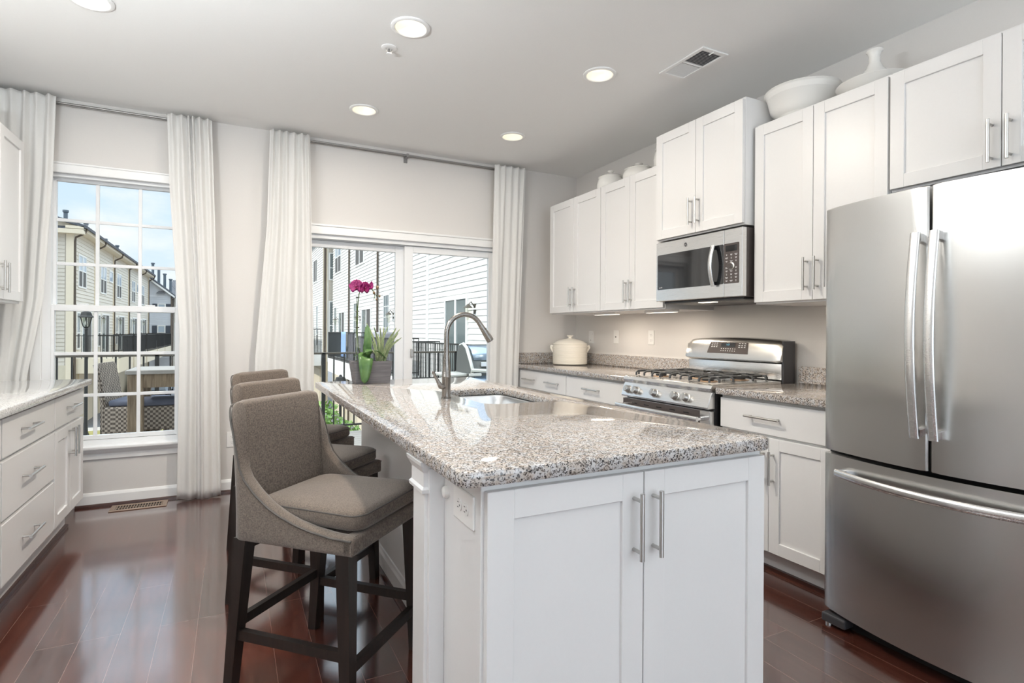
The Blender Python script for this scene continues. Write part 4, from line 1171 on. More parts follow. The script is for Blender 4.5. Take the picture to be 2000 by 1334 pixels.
# ---- floor register
fv = thing('floor_register', 'tan metal floor register under the sash window', 'vent', (-0.56, 4.555, 0))
gx0, gx1, gy0, gy1 = -0.73, -0.40, 4.475, 4.622
m = MB(); m.box(gx0, gx1, gy0, gy0 + 0.026, 0.0003, 0.006, 0.002); m.box(gx0, gx1, gy1 - 0.026, gy1, 0.0003, 0.006, 0.002); m.box(gx0, gx0 + 0.03, gy0 + 0.02, gy1 - 0.02, 0.0003, 0.006, 0.002); m.box(gx1 - 0.03, gx1, gy0 + 0.02, gy1 - 0.02, 0.0003, 0.006, 0.002)
m.box(gx0 + 0.02, gx1 - 0.02, 4.545, 4.552, 0.0003, 0.004)
mat('register_tan', (0.34, 0.25, 0.19), 0.4, 0.3)
m.build('frame', 'register_tan', fv); MB().box(gx0 + 0.028, gx1 - 0.028, gy0 + 0.024, gy1 - 0.024, 0.0003, 0.001).build('duct', 'dark_gap', fv)
m = MB()
for k in range(17):
    x = gx0 + 0.036 + k * 0.0162; m.box(x - 0.0025, x + 0.0025, gy0 + 0.024, gy1 - 0.024, 0.001, 0.005)
m.build('louver', 'register_tan', fv)

# ================================================================== WALL PLATES
FW = ((XR, 0, 0), (0, 1, 0), (-1, 0, 0))
def plate(label, fr, u, z, kind, group='white wall plates above the counter'):
    p = outlet_plate(fr, u, z, None, kind=kind, name='wall_plate')
    return tag(p, label, 'wall plate', group)
plate('white rocker switch plate nearest the corner crock', FW, 4.397, 1.165, 'switch')
plate('white cable jack wall plate, the middle of three above the counter', FW, 4.009, 1.172, 'jack')
plate('white double outlet plate nearest the stove', FW, 3.545, 1.172, 'duplex')
FWF = ((0, YW, 0), (1, 0, 0), (0, -1, 0))
plate('white outlet plate low on the wall between the two curtains', FWF, 0.0, 0.392, 'duplex', None)
# ---- under-cabinet lights
for y, q in ((3.72, 'under the corner wall cabinet'), (3.07, 'under the cabinet left of the microwave'), (1.62, 'under the cabinet beside the refrigerator')):
    t = thing('under_cabinet_light', 'slim white light bar ' + q, 'light', (2.74, y, 1.365), 'slim light bars under the wall cabinets')
    MB().box(2.71, 2.77, y - 0.15, y + 0.15, 1.356, 1.3718, 0.003).build('housing', 'plate_white', t)
    MB().box(2.718, 2.762, y - 0.14, y + 0.14, 1.3545, 1.3562).build('diffuser', 'strip_glow', t)
    light('bar_lamp', 'AREA', (2.74, y, 1.353), 1.6, (1.0, 0.86, 0.70), None, shape='RECTANGLE', size=0.04, size_y=0.28)

# ================================================================== CROCKERY
def pot_lidded(label, x, y, z, r, h, group):
    t = thing('lidded_jar', label, 'jar', (x, y, z), group)
    MB().lathe([(r * .55, 0.0006), (r * .75, 0.003), (r * .95, h * .25), (r, h * .45), (r * .93, h * .68), (r * .80, h * .80), (r * .83, h * .83)], (x, y, z), 32).build('pot', 'porcelain', t, smooth=50)
    MB().lathe([(r * .88, h * .82), (r * .90, h * .85), (r * .75, h * .93), (r * .40, h * 1.0), (r * .12, h * 1.03), (r * .09, h * 1.10), (r * .22, h * 1.15), (r * .24, h * 1.20), (r * .08, h * 1.24)], (x, y, z), 32).build('lid', 'porcelain', t, smooth=50)
    return t
ZT = 2.366
pot_lidded('white lidded jar on the cabinets, farthest from the microwave', 2.80, 3.76, ZT, 0.115, 0.155, 'white lidded jars on top of the cabinets')
pot_lidded('white lidded jar on the cabinets, the middle of three', 2.80, 3.40, ZT, 0.125, 0.125, 'white lidded jars on top of the cabinets')
pot_lidded('white round jar on the cabinets half hidden by the tall microwave cabinet', 2.80, 3.075, ZT, 0.105, 0.20, 'white lidded jars on top of the cabinets')
def ribbed(prof, n):
    return prof
bw = thing('serving_bowl', 'large white ribbed bowl on the cabinet right of the microwave', 'bowl', (2.785, 2.01, ZT))
pr = [(0.055, 0.0006), (0.075, 0.002)]
for k in range(13):
    t_ = k / 12; rr_ = 0.085 + 0.100 * (t_ ** 0.6); zz = 0.008 + 0.150 * t_
    pr += [(rr_, zz), (rr_ + 0.0022, zz + 0.006)]
pr += [(0.193, 0.168), (0.190, 0.173), (0.184, 0.170), (0.16, 0.07), (0.10, 0.02), (0.001, 0.018)]
MB().lathe(pr, (2.785, 2.01, ZT), 44).build('bowl', 'porcelain', bw, smooth=60)
pt = thing('plate', 'white plate under the flared white decanter', 'plate', (2.79, 1.63, ZT))
MB().lathe([(0.08, 0.0006), (0.09, 0.004), (0.15, 0.050), (0.165, 0.062), (0.162, 0.066), (0.14, 0.052), (0.085, 0.012), (0.001, 0.010)], (2.79, 1.63, ZT), 36).build('plate', 'porcelain', pt, smooth=50)
dc = thing('decanter', 'white flared decanter with a narrow neck on a plate', 'vase', (2.79, 1.63, ZT + 0.0105))
MB().lathe([(0.07, 0.0008), (0.105, 0.012), (0.118, 0.03), (0.110, 0.05), (0.075, 0.085), (0.040, 0.125), (0.026, 0.155), (0.024, 0.185), (0.029, 0.205), (0.037, 0.213), (0.036, 0.217), (0.029, 0.212), (0.020, 0.19)], (2.79, 1.63, ZT + 0.0105), 36).build('body', 'porcelain', dc, smooth=50)
cn = thing('lidded_crock', 'cream ribbed lidded crock in the corner of the counter', 'crock', (2.81, 4.39, 0.914))
cx, cy, r0 = 2.812, 4.385, 0.158
pr = [(r0 - 0.012, 0.0006), (r0, 0.004)]
for k in range(14):
    zz = 0.010 + k * 0.0125; pr += [(r0 + 0.003, zz), (r0 + 0.003, zz + 0.007), (r0 - 0.001, zz + 0.0085), (r0 - 0.001, zz + 0.0115)]
pr += [(r0 + 0.006, 0.187), (r0 + 0.005, 0.192), (r0 - 0.008, 0.190)]
MB().lathe(pr, (cx, cy, 0.914), 48).build('crock', 'porcelain_cream', cn, smooth=35)
MB().lathe([(r0 - 0.006, 0.186), (r0 - 0.002, 0.194), (r0 * .80, 0.213), (r0 * .5, 0.230), (r0 * .2, 0.238), (0.016, 0.243), (0.014, 0.252), (0.030, 0.262), (0.032, 0.268), (0.010, 0.272)], (cx, cy, 0.914), 40).build('lid', 'porcelain_cream', cn, smooth=50)
ax = Vector((_r.x, _r.y, 0))
for s in (-1, 1):
    c = Vector((cx, cy, 0.914)) + ax * s * r0
    MB().tube([c + Vector((0, 0, 0.165)) - ax * s * 0.004, c + Vector((0, 0, 0.168)) + ax * s * 0.018, c + Vector((0, 0, 0.155)) + ax * s * 0.020, c + Vector((0, 0, 0.115)) - ax * s * 0.002], [0.012, 0.012, 0.013, 0.009], 10).build('handle', 'porcelain_cream', cn, smooth=60)

# ================================================================== PLANTER WITH ORCHID AND SPIKY PLANT
pl = thing('planter', 'grey wooden rectangular planter on the far end of the island', 'planter', (0.715, 3.215, 0.914))
def prect(x0, x1, y0, y1, z): return [(x0, y0, z), (x1, y0, z), (x1, y1, z), (x0, y1, z)]
m = MB(); m.loft([prect(.618, .808, 3.160, 3.280, .9145), prect(.600, .818, 3.150, 3.290, 1.040), prect(.610, .808, 3.160, 3.280, 1.040), prect(.614, .804, 3.164, 3.276, 1.01)])
m.build('box', 'grey_barn_wood', pl)
m = MB(); rnd = random.Random(5)
m.box(.612, .806, 3.162, 3.278, 1.012, 1.028)
for k in range(60): m.ball((rnd.uniform(.622, .796), rnd.uniform(3.172, 3.268), 1.027), (rnd.uniform(.006, .016), rnd.uniform(.006, .014), rnd.uniform(.004, .012)), 6, 4)
m.build('moss', 'soil', pl)
orc = thing('orchid', 'magenta orchid with one tall stem in the grey planter', 'orchid', (0.65, 3.22, 1.03))
m = MB(); m.tube([(.668, 3.225, 1.03), (.655, 3.22, 1.075), (.637, 3.215, 1.12), (.632, 3.21, 1.20), (.633, 3.21, 1.34), (.640, 3.21, 1.42), (.655, 3.21, 1.462), (.682, 3.21, 1.478), (.704, 3.21, 1.472), (.715, 3.21, 1.450), (.728, 3.21, 1.425), (.742, 3.21, 1.412)], 0.0028, 6)
m.tube([(.728, 3.21, 1.425), (.726, 3.205, 1.405), (.724, 3.205, 1.39)], 0.0018, 5)
m.build('stem', 'orchid_stem', orc, smooth=60)
MB().tube([(.630, 3.225, 1.02), (.628, 3.218, 1.20), (.631, 3.216, 1.405)], 0.0022, 6).build('stake', 'orchid_stem', orc)
m = MB()
for z in (1.23, 1.32, 1.402): m.tube([(.622, 3.21, z), (.643, 3.212, z + .001)], 0.003, 6)
m.build('clip', 'black_plastic', orc)
def petal(m, c, dirv, nrm_, L, Wd, curl=0.2):
    d = Vector(dirv).normalized(); n = Vector(nrm_).normalized(); s = d.cross(n).normalized()
    rows = []
    for i in range(8):
        t = i / 7
        w = Wd * math.sin(math.pi * min(1, 0.08 + 0.92 * t) ** 0.75) if i < 7 else 0.0008
        p = Vector(c) + d * (L * t) + n * (curl * L * (t * t - 0.3 * t))
        rows.append([p + s * (w * q) + n * (-0.12 * w * (1 - q * q)) for q in (-1, -0.6, -0.2, 0.2, 0.6, 1)])
    m.grid(rows)
def flower(c, face, S, name='flower', openf=1.0):
    face = Vector(face).normalized(); upv = Vector((0, 0, 1)); sd = upv.cross(face).normalized(); up2 = face.cross(sd)
    m = MB()
    for ang, L, w in ((90, .040, .018), (210, .038, .017), (330, .038, .017)):
        petal(m, c, sd * math.cos(R(ang)) + up2 * math.sin(R(ang)), face, L * S, w * S, 0.15)
    for ang in (10, 170):
        petal(m, Vector(c) + face * 0.002, sd * math.cos(R(ang)) + up2 * math.sin(R(ang)), face, .046 * S, .034 * S, 0.12)
    f = m.build(name, 'petal', orc, smooth=180, solid=0.0006)
    m = MB(); petal(m, Vector(c) + face * 0.003, face * 0.6 - up2, face, .022 * S, .010 * S, 0.5); m.ball(Vector(c) + face * 0.006, 0.005 * S, 8, 6)
    m.build('lip', 'petal_dark', f, smooth=180)
flower((.625, 3.200, 1.462), (-.62, -.75, 0.05), 1.06)
flower((.668, 3.195, 1.455), (.55, -.8, -0.12), 0.98)
m = MB(); petal(m, (.700, 3.205, 1.452), (.35, 0, 1), (-0.6, -0.7, 0), .048, .017, 0.3); petal(m, (.702, 3.207, 1.450), (.55, .1, .9), (0.6, -0.7, 0), .044, .015, -0.2)
m.build('half_open_flower', 'petal', orc, smooth=180, solid=0.0006)
for c, r_ in (((.744, 3.21, 1.462), .009), ((.724, 3.205, 1.430), .0075), ((.757, 3.21, 1.413), .006), ((.738, 3.205, 1.392), .005)):
    MB().ball(c, (r_, r_, r_ * 1.25), 10, 7).build('bud', 'bud', orc, smooth=60)
m = MB(); m.tube([(.72, 3.21, 1.448), (.735, 3.21, 1.452), (.744, 3.21, 1.458)], 0.0015, 5); m.tube([(.742, 3.21, 1.412), (.757, 3.21, 1.413)], 0.0015, 5); m.tube([(.726, 3.206, 1.405), (.738, 3.205, 1.395)], 0.0012, 5); m.build('twig', 'orchid_stem', orc)
def leaf(name, pts, W_, parent, mtl, fold=0.25, up=(0, 0, 1)):
    P = [Vector(p) for p in pts]; rows = []; n = 14
    def at(t):
        q = t * (len(P) - 1); i = min(int(q), len(P) - 2); f = q - i
        a, b = P[max(i - 1, 0)], P[min(i + 2, len(P) - 1)]
        h = lambda p0, p1, p2, p3: 0.5 * ((2 * p1) + (p2 - p0) * f + (2 * p0 - 5 * p1 + 4 * p2 - p3) * f * f + (3 * p1 - p0 - 3 * p2 + p3) * f ** 3)
        return h(a, P[i], P[i + 1], b)
    for i in range(n + 1):
        t = i / n; p = at(t); d = (at(min(1, t + 0.02)) - at(max(0, t - 0.02))).normalized()
        s = d.cross(Vector(up)).normalized(); nn = s.cross(d).normalized()
        w = W_ * (max(0.0, 1 - (2 * (t ** 0.85) - 1) ** 2) ** 0.5 * 0.85 + 0.15 * (1 - t)) if i < n else 0.0006
        rows.append([p + s * (w * q) + nn * (fold * w * abs(q)) for q in (-1, -0.5, 0, 0.5, 1)])
    m = MB(); m.grid(rows); return m.build(name, mtl, parent, smooth=180, solid=0.0016)
leaf('leaf', [(.672, 3.215, 1.035), (.668, 3.175, 1.062), (.664, 3.140, 1.050), (.660, 3.128, .99), (.658, 3.130, .917)], .044, orc, 'orchid_leaf', 0.15, (0.1, -1, 0.6))
leaf('leaf', [(.690, 3.225, 1.04), (.692, 3.22, 1.10), (.694, 3.215, 1.17), (.692, 3.23, 1.245)], .026, orc, 'orchid_leaf', 0.3, (-0.5, -1, 0))
leaf('leaf', [(.685, 3.215, 1.035), (.665, 3.20, 1.065), (.675, 3.18, 1.095), (.71, 3.17, 1.10)], .024, orc, 'orchid_leaf', 0.2, (0, -0.4, 1))
leaf('leaf', [(.69, 3.215, 1.035), (.705, 3.20, 1.08), (.735, 3.185, 1.095), (.77, 3.18, 1.07), (.785, 3.18, 1.052)], .018, orc, 'orchid_leaf', 0.3)
leaf('leaf', [(.685, 3.23, 1.035), (.66, 3.24, 1.06), (.64, 3.245, 1.075), (.62, 3.25, 1.06)], .020, orc, 'orchid_leaf', 0.3)
spk = thing('spiky_plant', 'spiky thin-leaved plant beside the orchid in the grey planter', 'plant', (.765, 3.22, 1.03))
rnd = random.Random(11)
tips = [(.698, 1.26), (.715, 1.235), (.745, 1.235), (.770, 1.23), (.79, 1.235), (.81, 1.24), (.835, 1.225), (.858, 1.232), (.878, 1.225), (.885, 1.20), (.880, 1.175), (.868, 1.15), (.845, 1.165), (.73, 1.20), (.76, 1.20), (.80, 1.19), (.82, 1.16), (.715, 1.16), (.85, 1.20), (.70, 1.11)]
for i, (tx, tz) in enumerate(tips):
    by = 3.22 + rnd.uniform(-.018, .018); bx = .765 + rnd.uniform(-.016, .016) + (tx - .77) * 0.12; ty = 3.22 + rnd.uniform(-.09, .08)
    mid = ((bx + tx) / 2 + (bx - tx) * 0.10, (by + ty) / 2, 1.03 + (tz - 1.03) * 0.58)
    leaf('leaf', [(bx, by, 1.027), mid, (tx, ty, tz)], rnd.uniform(.0048, .0068), spk, 'spiky_leaf', 0.5, (0.1, -1, 0.2))

# ================================================================== ADDED FILL LAMPS OUT OF VIEW
def fill_torchiere(label, x, y, e):  # unseen uplighter, added to brighten the room by bounce off the ceiling
    t = thing('added_floor_lamp', label, 'floor lamp', (x, y, 0), 'added upward-shining fill lamps')
    MB().lathe([(0.15, 0.0006), (0.15, 0.015), (0.03, 0.03)], (x, y, 0), 28).build('base', 'nickel', t, smooth=40)
    MB().lathe([(0.012, 0.03), (0.012, 1.72)], (x, y, 0), 14).build('pole', 'nickel', t, smooth=60)
    MB().lathe([(0.02, 1.71), (0.06, 1.73), (0.14, 1.78), (0.17, 1.84), (0.165, 1.84), (0.13, 1.79), (0.03, 1.74)], (x, y, 0), 32).build('shade', 'can_white', t, smooth=50)
    light('added_lamp_bulb', 'AREA', (x, y, 1.83), e, (0.89, 0.96, 1.0), (R(180), 0, 0), shape='DISK', size=0.3)
fill_torchiere('added uplighter with an upturned shade just left of the picture, near the left wall', -1.0, 1.35, 84)
fill_torchiere('added uplighter with an upturned shade behind the photographer, near the right wall', 2.2, -1.5, 34)
fill_torchiere('added uplighter with an upturned shade far behind the photographer in the middle of the room', 0.4, -2.9, 12)

# ================================================================== OUTDOORS
GZ = -3.0
struct(MB().box(-60, 60, YW + 0.4, 140, GZ - 0.2, GZ).build('ground_street', 'asphalt'), 'grey asphalt lane between the two rows of houses', 'street')
struct(MB().box(-5.6, 1.2, 28.01, 29.05, GZ, GZ + 0.05).build('sidewalk_slab', 'concrete'), 'pale concrete strip between lane and grass seen below the window', 'pavement')
tag(MB().box(-5.6, -1.5, 25.2, 28.0, GZ, GZ + 0.06).build('grass', 'lawn'), 'yellowish winter grass strip beside the street lamp', 'grass', None, 'stuff')

# ---- our own deck
dk_ = thing('deck', 'grey plank deck outside the patio door', 'deck', (0.8, 6.1, -0.15))
MB().box(-2.6, 4.0, YW + 0.18, 7.36, -0.30, -0.12).build('deck_frame', 'trim_outdoor', dk_)
m = MB()
for k in range(18):
    y = YW + 0.19 + k * 0.141; m.box(-2.6, 4.0, y, y + 0.134, -0.12, -0.09, 0.003)
m.build('deck_boards', 'table_top_wood', dk_)
rl = thing('deck_railing', 'dark metal baluster railing along the far edge of our deck', 'railing', (0.8, 7.3, -0.09))
m = MB(); m.box(-2.6, 4.0, 7.28, 7.32, 0.915, 0.94, 0.004); m.build('top_rail', 'rail_bronze', rl)
MB().box(-2.6, 4.0, 7.285, 7.315, 0.0, 0.02).build('bottom_rail', 'rail_black', rl)
for k in range(52):
    x = -2.52 + k * 0.1265
    if k % 14 == 0: MB().box(x - 0.02, x + 0.02, 7.28, 7.32, -0.089, 0.93).build('post', 'rail_black', rl)
    else: MB().box(x - 0.008, x + 0.008, 7.292, 7.308, 0.02, 0.916).build('baluster', 'rail_black', rl)

# ---- wicker chairs and bar table on the deck
def wicker_chair(label, loc, rz):
    t = thing('wicker_chair', label, 'chair', loc, 'wicker bar chairs on the deck', rz)
    m = MB(); m.box(-0.23, 0.23, -0.22, 0.22, 0.34, 0.585, 0.02, 2); m.build('seat', 'wicker', t, local=True)
    m = MB(); rows = []
    m.loft([[(x, y, z) for x, y in ((-0.245 - lean, -0.22), (-0.205 - lean, -0.22), (-0.205 - lean, 0.22), (-0.245 - lean, 0.22))] for z, lean in ((0.36, 0.0), (0.60, 0.0), (0.80, 0.03), (0.985, 0.065))])
    bmesh.ops.bevel(m.bm, geom=list(m.bm.edges), offset=0.012, segments=2, affect='EDGES')
    m.build('backrest', 'wicker', t, local=True)
    for sx in (-1, 1):
        for sy in (-1, 1):
            x, y = sx * 0.2 - 0.012, sy * 0.19
            MB().loft([[(x + a * q, y + b * q, z) for a, b in ((-1, -1), (1, -1), (1, 1), (-1, 1))] for z, q in ((0.0, 0.022), (0.36, 0.03))]).build('leg', 'wicker', t, local=True)
    MB().box(-0.19, 0.225, -0.205, 0.205, 0.586, 0.645, 0.022, 3).build('cushion', 'cushion_slate', t, smooth=50, local=True)
    return t
wicker_chair('wicker bar chair with a tall back left of the wooden deck table', (-0.80, 6.40, -0.089), R(-10))
wst = thing('wicker_stool', 'backless wicker stool with a grey cushion behind the wooden table leg', 'stool', (-0.60, 5.93, -0.089))
MB().box(-0.765, -0.455, 5.80, 6.06, 0.33, 0.535, 0.015, 2).build('seat', 'wicker', wst)
for x in (-0.735, -0.485):
    for y in (5.83, 6.03): MB().box(x - 0.03, x + 0.03, y - 0.03, y + 0.03, -0.089, 0.332, 0.004).build('leg', 'wicker', wst)
MB().box(-0.77, -0.45, 5.795, 6.065, 0.536, 0.60, 0.028, 3).build('cushion', 'cushion_slate', wst, smooth=50)
tb = thing('bar_table', 'square wooden bar table on the deck outside the window', 'table', (-0.24, 5.86, -0.089))
tx0, tx1, ty0, ty1, tz = -0.785, 0.16, 5.60, 6.15, 0.868
MB().box(tx0 - 0.015, tx1 + 0.015, ty0 - 0.015, ty1 + 0.015, tz - 0.035, tz, 0.004).build('tabletop', 'table_top_wood', tb)
m = MB(); m.box(tx0 + 0.06, tx1 - 0.06, ty0 + 0.01, ty0 + 0.035, tz - 0.15, tz - 0.0352); m.box(tx0 + 0.06, tx1 - 0.06, ty1 - 0.035, ty1 - 0.01, tz - 0.15, tz - 0.0352)
m.box(tx0 + 0.01, tx0 + 0.035, ty0 + 0.06, ty1 - 0.06, tz - 0.15, tz - 0.0352); m.box(tx1 - 0.035, tx1 - 0.01, ty0 + 0.06, ty1 - 0.06, tz - 0.15, tz - 0.0352)
m.build('apron', 'teak_wood', tb)
for x in (tx0, tx1 - 0.11):
    for y in (ty0, ty1 - 0.08): MB().box(x, x + 0.11, y, y + 0.08, -0.089, tz - 0.0352, 0.003).build('leg', 'teak_wood', tb)

# ---- gas grill on the deck
gr = thing('barbecue_grill', 'gas barbecue grill with a blue-grey hood on the deck', 'grill', (2.95, 6.6, -0.089))
gx, gy = 2.98, 6.62
m = MB(); m.box(gx - 0.36, gx + 0.36, gy - 0.22, gy + 0.22, 0.10, 0.62, 0.01); m.build('cart', 'grill_grey', gr)
m = MB(); rings = []
sec = [(-0.27, 0.70), (-0.285, 0.74), (-0.20, 0.86), (-0.09, 1.0), (0.02, 1.05), (0.12, 1.03), (0.19, 0.94), (0.21, 0.78), (0.21, 0.70)]
for x, s in ((-0.36, 1.0), (-0.30, 1.0), (-0.29, 0.93), (0.29, 0.93), (0.30, 1.0), (0.36, 1.0)):
    rings.append([(gx + x, gy + y * s, 0.70 + (z - 0.70) * s) for y, z in sec])
m.loft(rings); ld = m.build('hood', 'grill_grey', gr, smooth=30)
m = MB(); m.loft([[(gx + x, gy + y * 0.945 + o, 0.70 + (z - 0.70) * 0.945) for y, z in sec[2:5] for o in (0,)] for x in (-0.28, 0.28)], cap=False, closed=False)
m.build('hood_panel', 'grill_lid', ld, smooth=60, solid=0.012)
m = MB()
for sx in (-1, 1): m.tube([(gx + sx * 0.335, gy + y, z + 0.004) for y, z in sec[:7]], 0.022, 8)
m.tube([(gx - 0.36, gy - 0.30, 0.735), (gx - 0.18, gy - 0.335, 0.725), (gx + 0.18, gy - 0.335, 0.725), (gx + 0.36, gy - 0.30, 0.735)], 0.024, 8)
m.build('hood_rim', 'grill_trim', ld, smooth=60)
m = MB(); c = Vector((gx, gy - 0.15, 0.905)); d = Vector((0, -0.74, 0.67))
m.tube([c, c + d * 0.012], 0.05, 20); m.build('thermometer', 'chrome', ld)
MB().box(gx - 0.21, gx - 0.10, gy - 0.262, gy - 0.24, 0.775, 0.83, 0.003).build('badge', 'chrome', ld)
m = MB(); m.box(gx - 0.37, gx + 0.37, gy - 0.25, gy + 0.23, 0.62, 0.699, 0.012, 2); m.build('firebox', 'grill_grey', gr)
m = MB(); m.prism([(gx - 0.30, gy - 0.25, 0.66), (gx - 0.30, gy - 0.34, 0.61), (gx - 0.30, gy - 0.36, 0.50), (gx - 0.30, gy - 0.25, 0.50)], (0.60, 0, 0), 0.008, 2); cp = m.build('control_panel', 'grill_lid', gr, smooth=30)
for k in range(3): MB().lathe([(0.024, -0.02), (0.022, 0.0)], (gx - 0.18 + 0.18 * k, gy - 0.352, 0.56), 14, 'Y').build('knob', 'grill_grey', cp)
m = MB(); m.box(gx - 0.66, gx - 0.37, gy - 0.2, gy + 0.2, 0.655, 0.69, 0.008); m.build('side_shelf', 'grill_trim', gr)
MB().box(gx - 0.40, gx - 0.24, gy - 0.355, gy - 0.325, 0.665, 0.70, 0.006).build('handle', 'grill_trim', gr)
for sx in (-1, 1):
    for sy in (-1, 1): MB().lathe([(0.03, 0.0), (0.03, 0.19)], (gx + sx * 0.3, gy + sy * 0.17, -0.089), 12).build('wheel', 'black_plastic', gr)

# ---- street lamps
def street_lamp(label, x, y, zt, k=1.0):
    t = thing('street_lamp', label, 'street lamp', (x, y, GZ), 'black street lamps')
    zl = zt - 0.62 * k
    MB().lathe([(0.13 * k, GZ + 0.0), (0.13 * k, GZ + 0.3), (0.075 * k, GZ + 0.5), (0.052 * k, GZ + 1.0), (0.048 * k, zl - 0.12), (0.07 * k, zl - 0.1), (0.05 * k, zl - 0.06), (0.10 * k, zl)], (x, y, 0), 16).build('post', 'rail_black', t, smooth=40)
    m = MB(); q = [(math.cos(R(45 + 60 * i)), math.sin(R(45 + 60 * i))) for i in range(6)]
    m.loft([[(x + a * r, y + b * r, z) for a, b in q] for r, z in ((0.10 * k, zl), (0.19 * k, zl + 0.34 * k))]); m.build('lantern_pane', 'lantern_glass', t)
    m = MB()
    for a, b in q: m.tube([(x + a * .10 * k, y + b * .10 * k, zl), (x + a * .19 * k, y + b * .19 * k, zl + .34 * k)], 0.012 * k, 6)
    m.build('lantern_frame', 'rail_black', t)
    m = MB(); m.loft([[(x + a * r, y + b * r, z) for a, b in q] for r, z in ((.26 * k, zl + .33 * k), (.255 * k, zl + .36 * k), (.20 * k, zl + .40 * k), (.16 * k, zl + .52 * k), (.06 * k, zl + .55 * k), (.03 * k, zl + .62 * k))]); m.build('lantern_cap', 'rail_black', t)
    MB().ball((x, y, zl + 0.14 * k), (0.05 * k, 0.05 * k, 0.09 * k), 8, 6).build('bulb', 'plate_white', t)
street_lamp('black street lamp with a four-sided lantern seen through the sash window', -4.74, 24.9, 1.93, 1.0)
street_lamp('small black street lamp behind the planter through the patio door', 2.9, 17.2, -0.10, 0.8)

# ---- houses
def lap_wall(m, axis, c, face, a0, a1, z0, z1, pitch=0.16, step=0.022):
    """clapboard: each lap a sloped strip with a real step at its foot; axis 'X': plane x=c spanning y, axis 'Y': plane y=c spanning x"""
    n = max(1, int(round((z1 - z0) / pitch))); p = (z1 - z0) / n
    prof = []
    for k in range(n):
        prof += [(step, z0 + k * p), (0.0, z0 + (k + 1) * p)]
    prof = [(-0.25, z0)] + prof + [(-0.25, z1)]
    pts = [((c + face * d, a0, z) if axis == 'X' else (a0, c + face * d, z)) for d, z in prof]
    m.prism(pts, (0, a1 - a0, 0) if axis == 'X' else (a1 - a0, 0, 0))
def house_frame(axis, c, face):
    """frame with u along the wall and n outwards"""
    return ((c, 0, 0), (0, 1, 0), (face, 0, 0)) if axis == 'X' else ((0, c, 0), (1, 0, 0), (0, face, 0))
def house_window(fr, root, u0, u1, z0, z1, split=None, mull=True, top='painted_sky_glass', bot='screen_dark', grid=None, shutters=False):
    m = MB(fr); f = 0.07
    m.box(u0 - f, u1 + f, 0.0, 0.05, z1, z1 + f); m.box(u0 - f, u1 + f, 0.0, 0.05, z0 - f, z0)
    m.box(u0 - f, u0, 0, 0.05, z0, z1); m.box(u1, u1 + f, 0, 0.05, z0, z1)
    if mull:
        c = (u0 + u1) / 2; m.box(c - 0.05, c + 0.05, 0, 0.05, z0, z1)
    if split: m.box(u0, u1, 0, 0.045, split - 0.025, split + 0.025)
    w = m.build('window', 'trim_outdoor', root)
    if split:
        MB(fr).box(u0, u1, 0, 0.03, split, z1).build('pane', top, w); MB(fr).box(u0, u1, 0, 0.032, z0, split).build('pane', bot, w)
    else: MB(fr).box(u0, u1, 0, 0.03, z0, z1).build('pane', top, w)
    if grid:
        m = MB(fr)
        for k in range(1, grid[0]): u = u0 + (u1 - u0) * k / grid[0]; m.box(u - 0.012, u + 0.012, 0, 0.034, split or z0, z1)
        for k in range(1, grid[1]): z = (split or z0) + (z1 - (split or z0)) * k / grid[1]; m.box(u0, u1, 0, 0.034, z - 0.012, z + 0.012)
        m.build('grille', 'trim_outdoor', w)
    if shutters:
        for a, b in ((u0 - 0.42, u0 - 0.10), (u1 + 0.10, u1 + 0.42)): MB(fr).box(a, b, 0, 0.06, z0 - 0.05, z1 + 0.05).build('shutter', 'shutter_dark', w)
    return w
def house_slider(fr, root, u0, u1, z1=2.0, left='house_glass', right='house_glass', z0=-0.05):
    m = MB(fr); f = 0.08; c = (u0 + u1) / 2
    m.box(u0 - f, u1 + f, 0, 0.06, z1, z1 + f); m.box(u0 - f, u0, 0, 0.06, z0, z1); m.box(u1, u1 + f, 0, 0.06, z0, z1); m.box(c - 0.05, c + 0.05, 0, 0.055, z0, z1)
    w = m.build('patio_door', 'trim_outdoor', root)
    MB(fr).box(u0, c, 0, 0.03, z0, z1).build('pane', left, w); MB(fr).box(c, u1, 0, 0.035, z0, z1).build('pane', right, w)
    return w
def wall_lantern(fr, root, u, z, k=1.0):
    m = MB(fr); m.box(u - 0.05 * k, u + 0.05 * k, 0, 0.02, z - 0.02, z + 0.22 * k); m.tube([(u, 0.02, z + 0.12 * k), (u, 0.09 * k, z + 0.22 * k), (u, 0.15 * k, z + 0.16 * k)], 0.012 * k, 6)
    l_ = m.build('wall_lantern', 'rail_bronze', root)
    m = MB(fr)
    m.loft([[(u + r * math.cos(a), 0.15 * k + r * math.sin(a), zz) for a in [2 * math.pi * q / 8 for q in range(8)]] for r, zz in ((0.03 * k, z - 0.14 * k), (0.085 * k, z + 0.10 * k))]); m.build('glass', 'lantern_glass', l_)
    m = MB(fr)
    m.loft([[(u + r * math.cos(a), 0.15 * k + r * math.sin(a), zz) for a in [2 * math.pi * q / 8 for q in range(8)]] for r, zz in ((0.10 * k, z + 0.10 * k), (0.02 * k, z + 0.17 * k))]); m.build('cap', 'rail_bronze', l_)
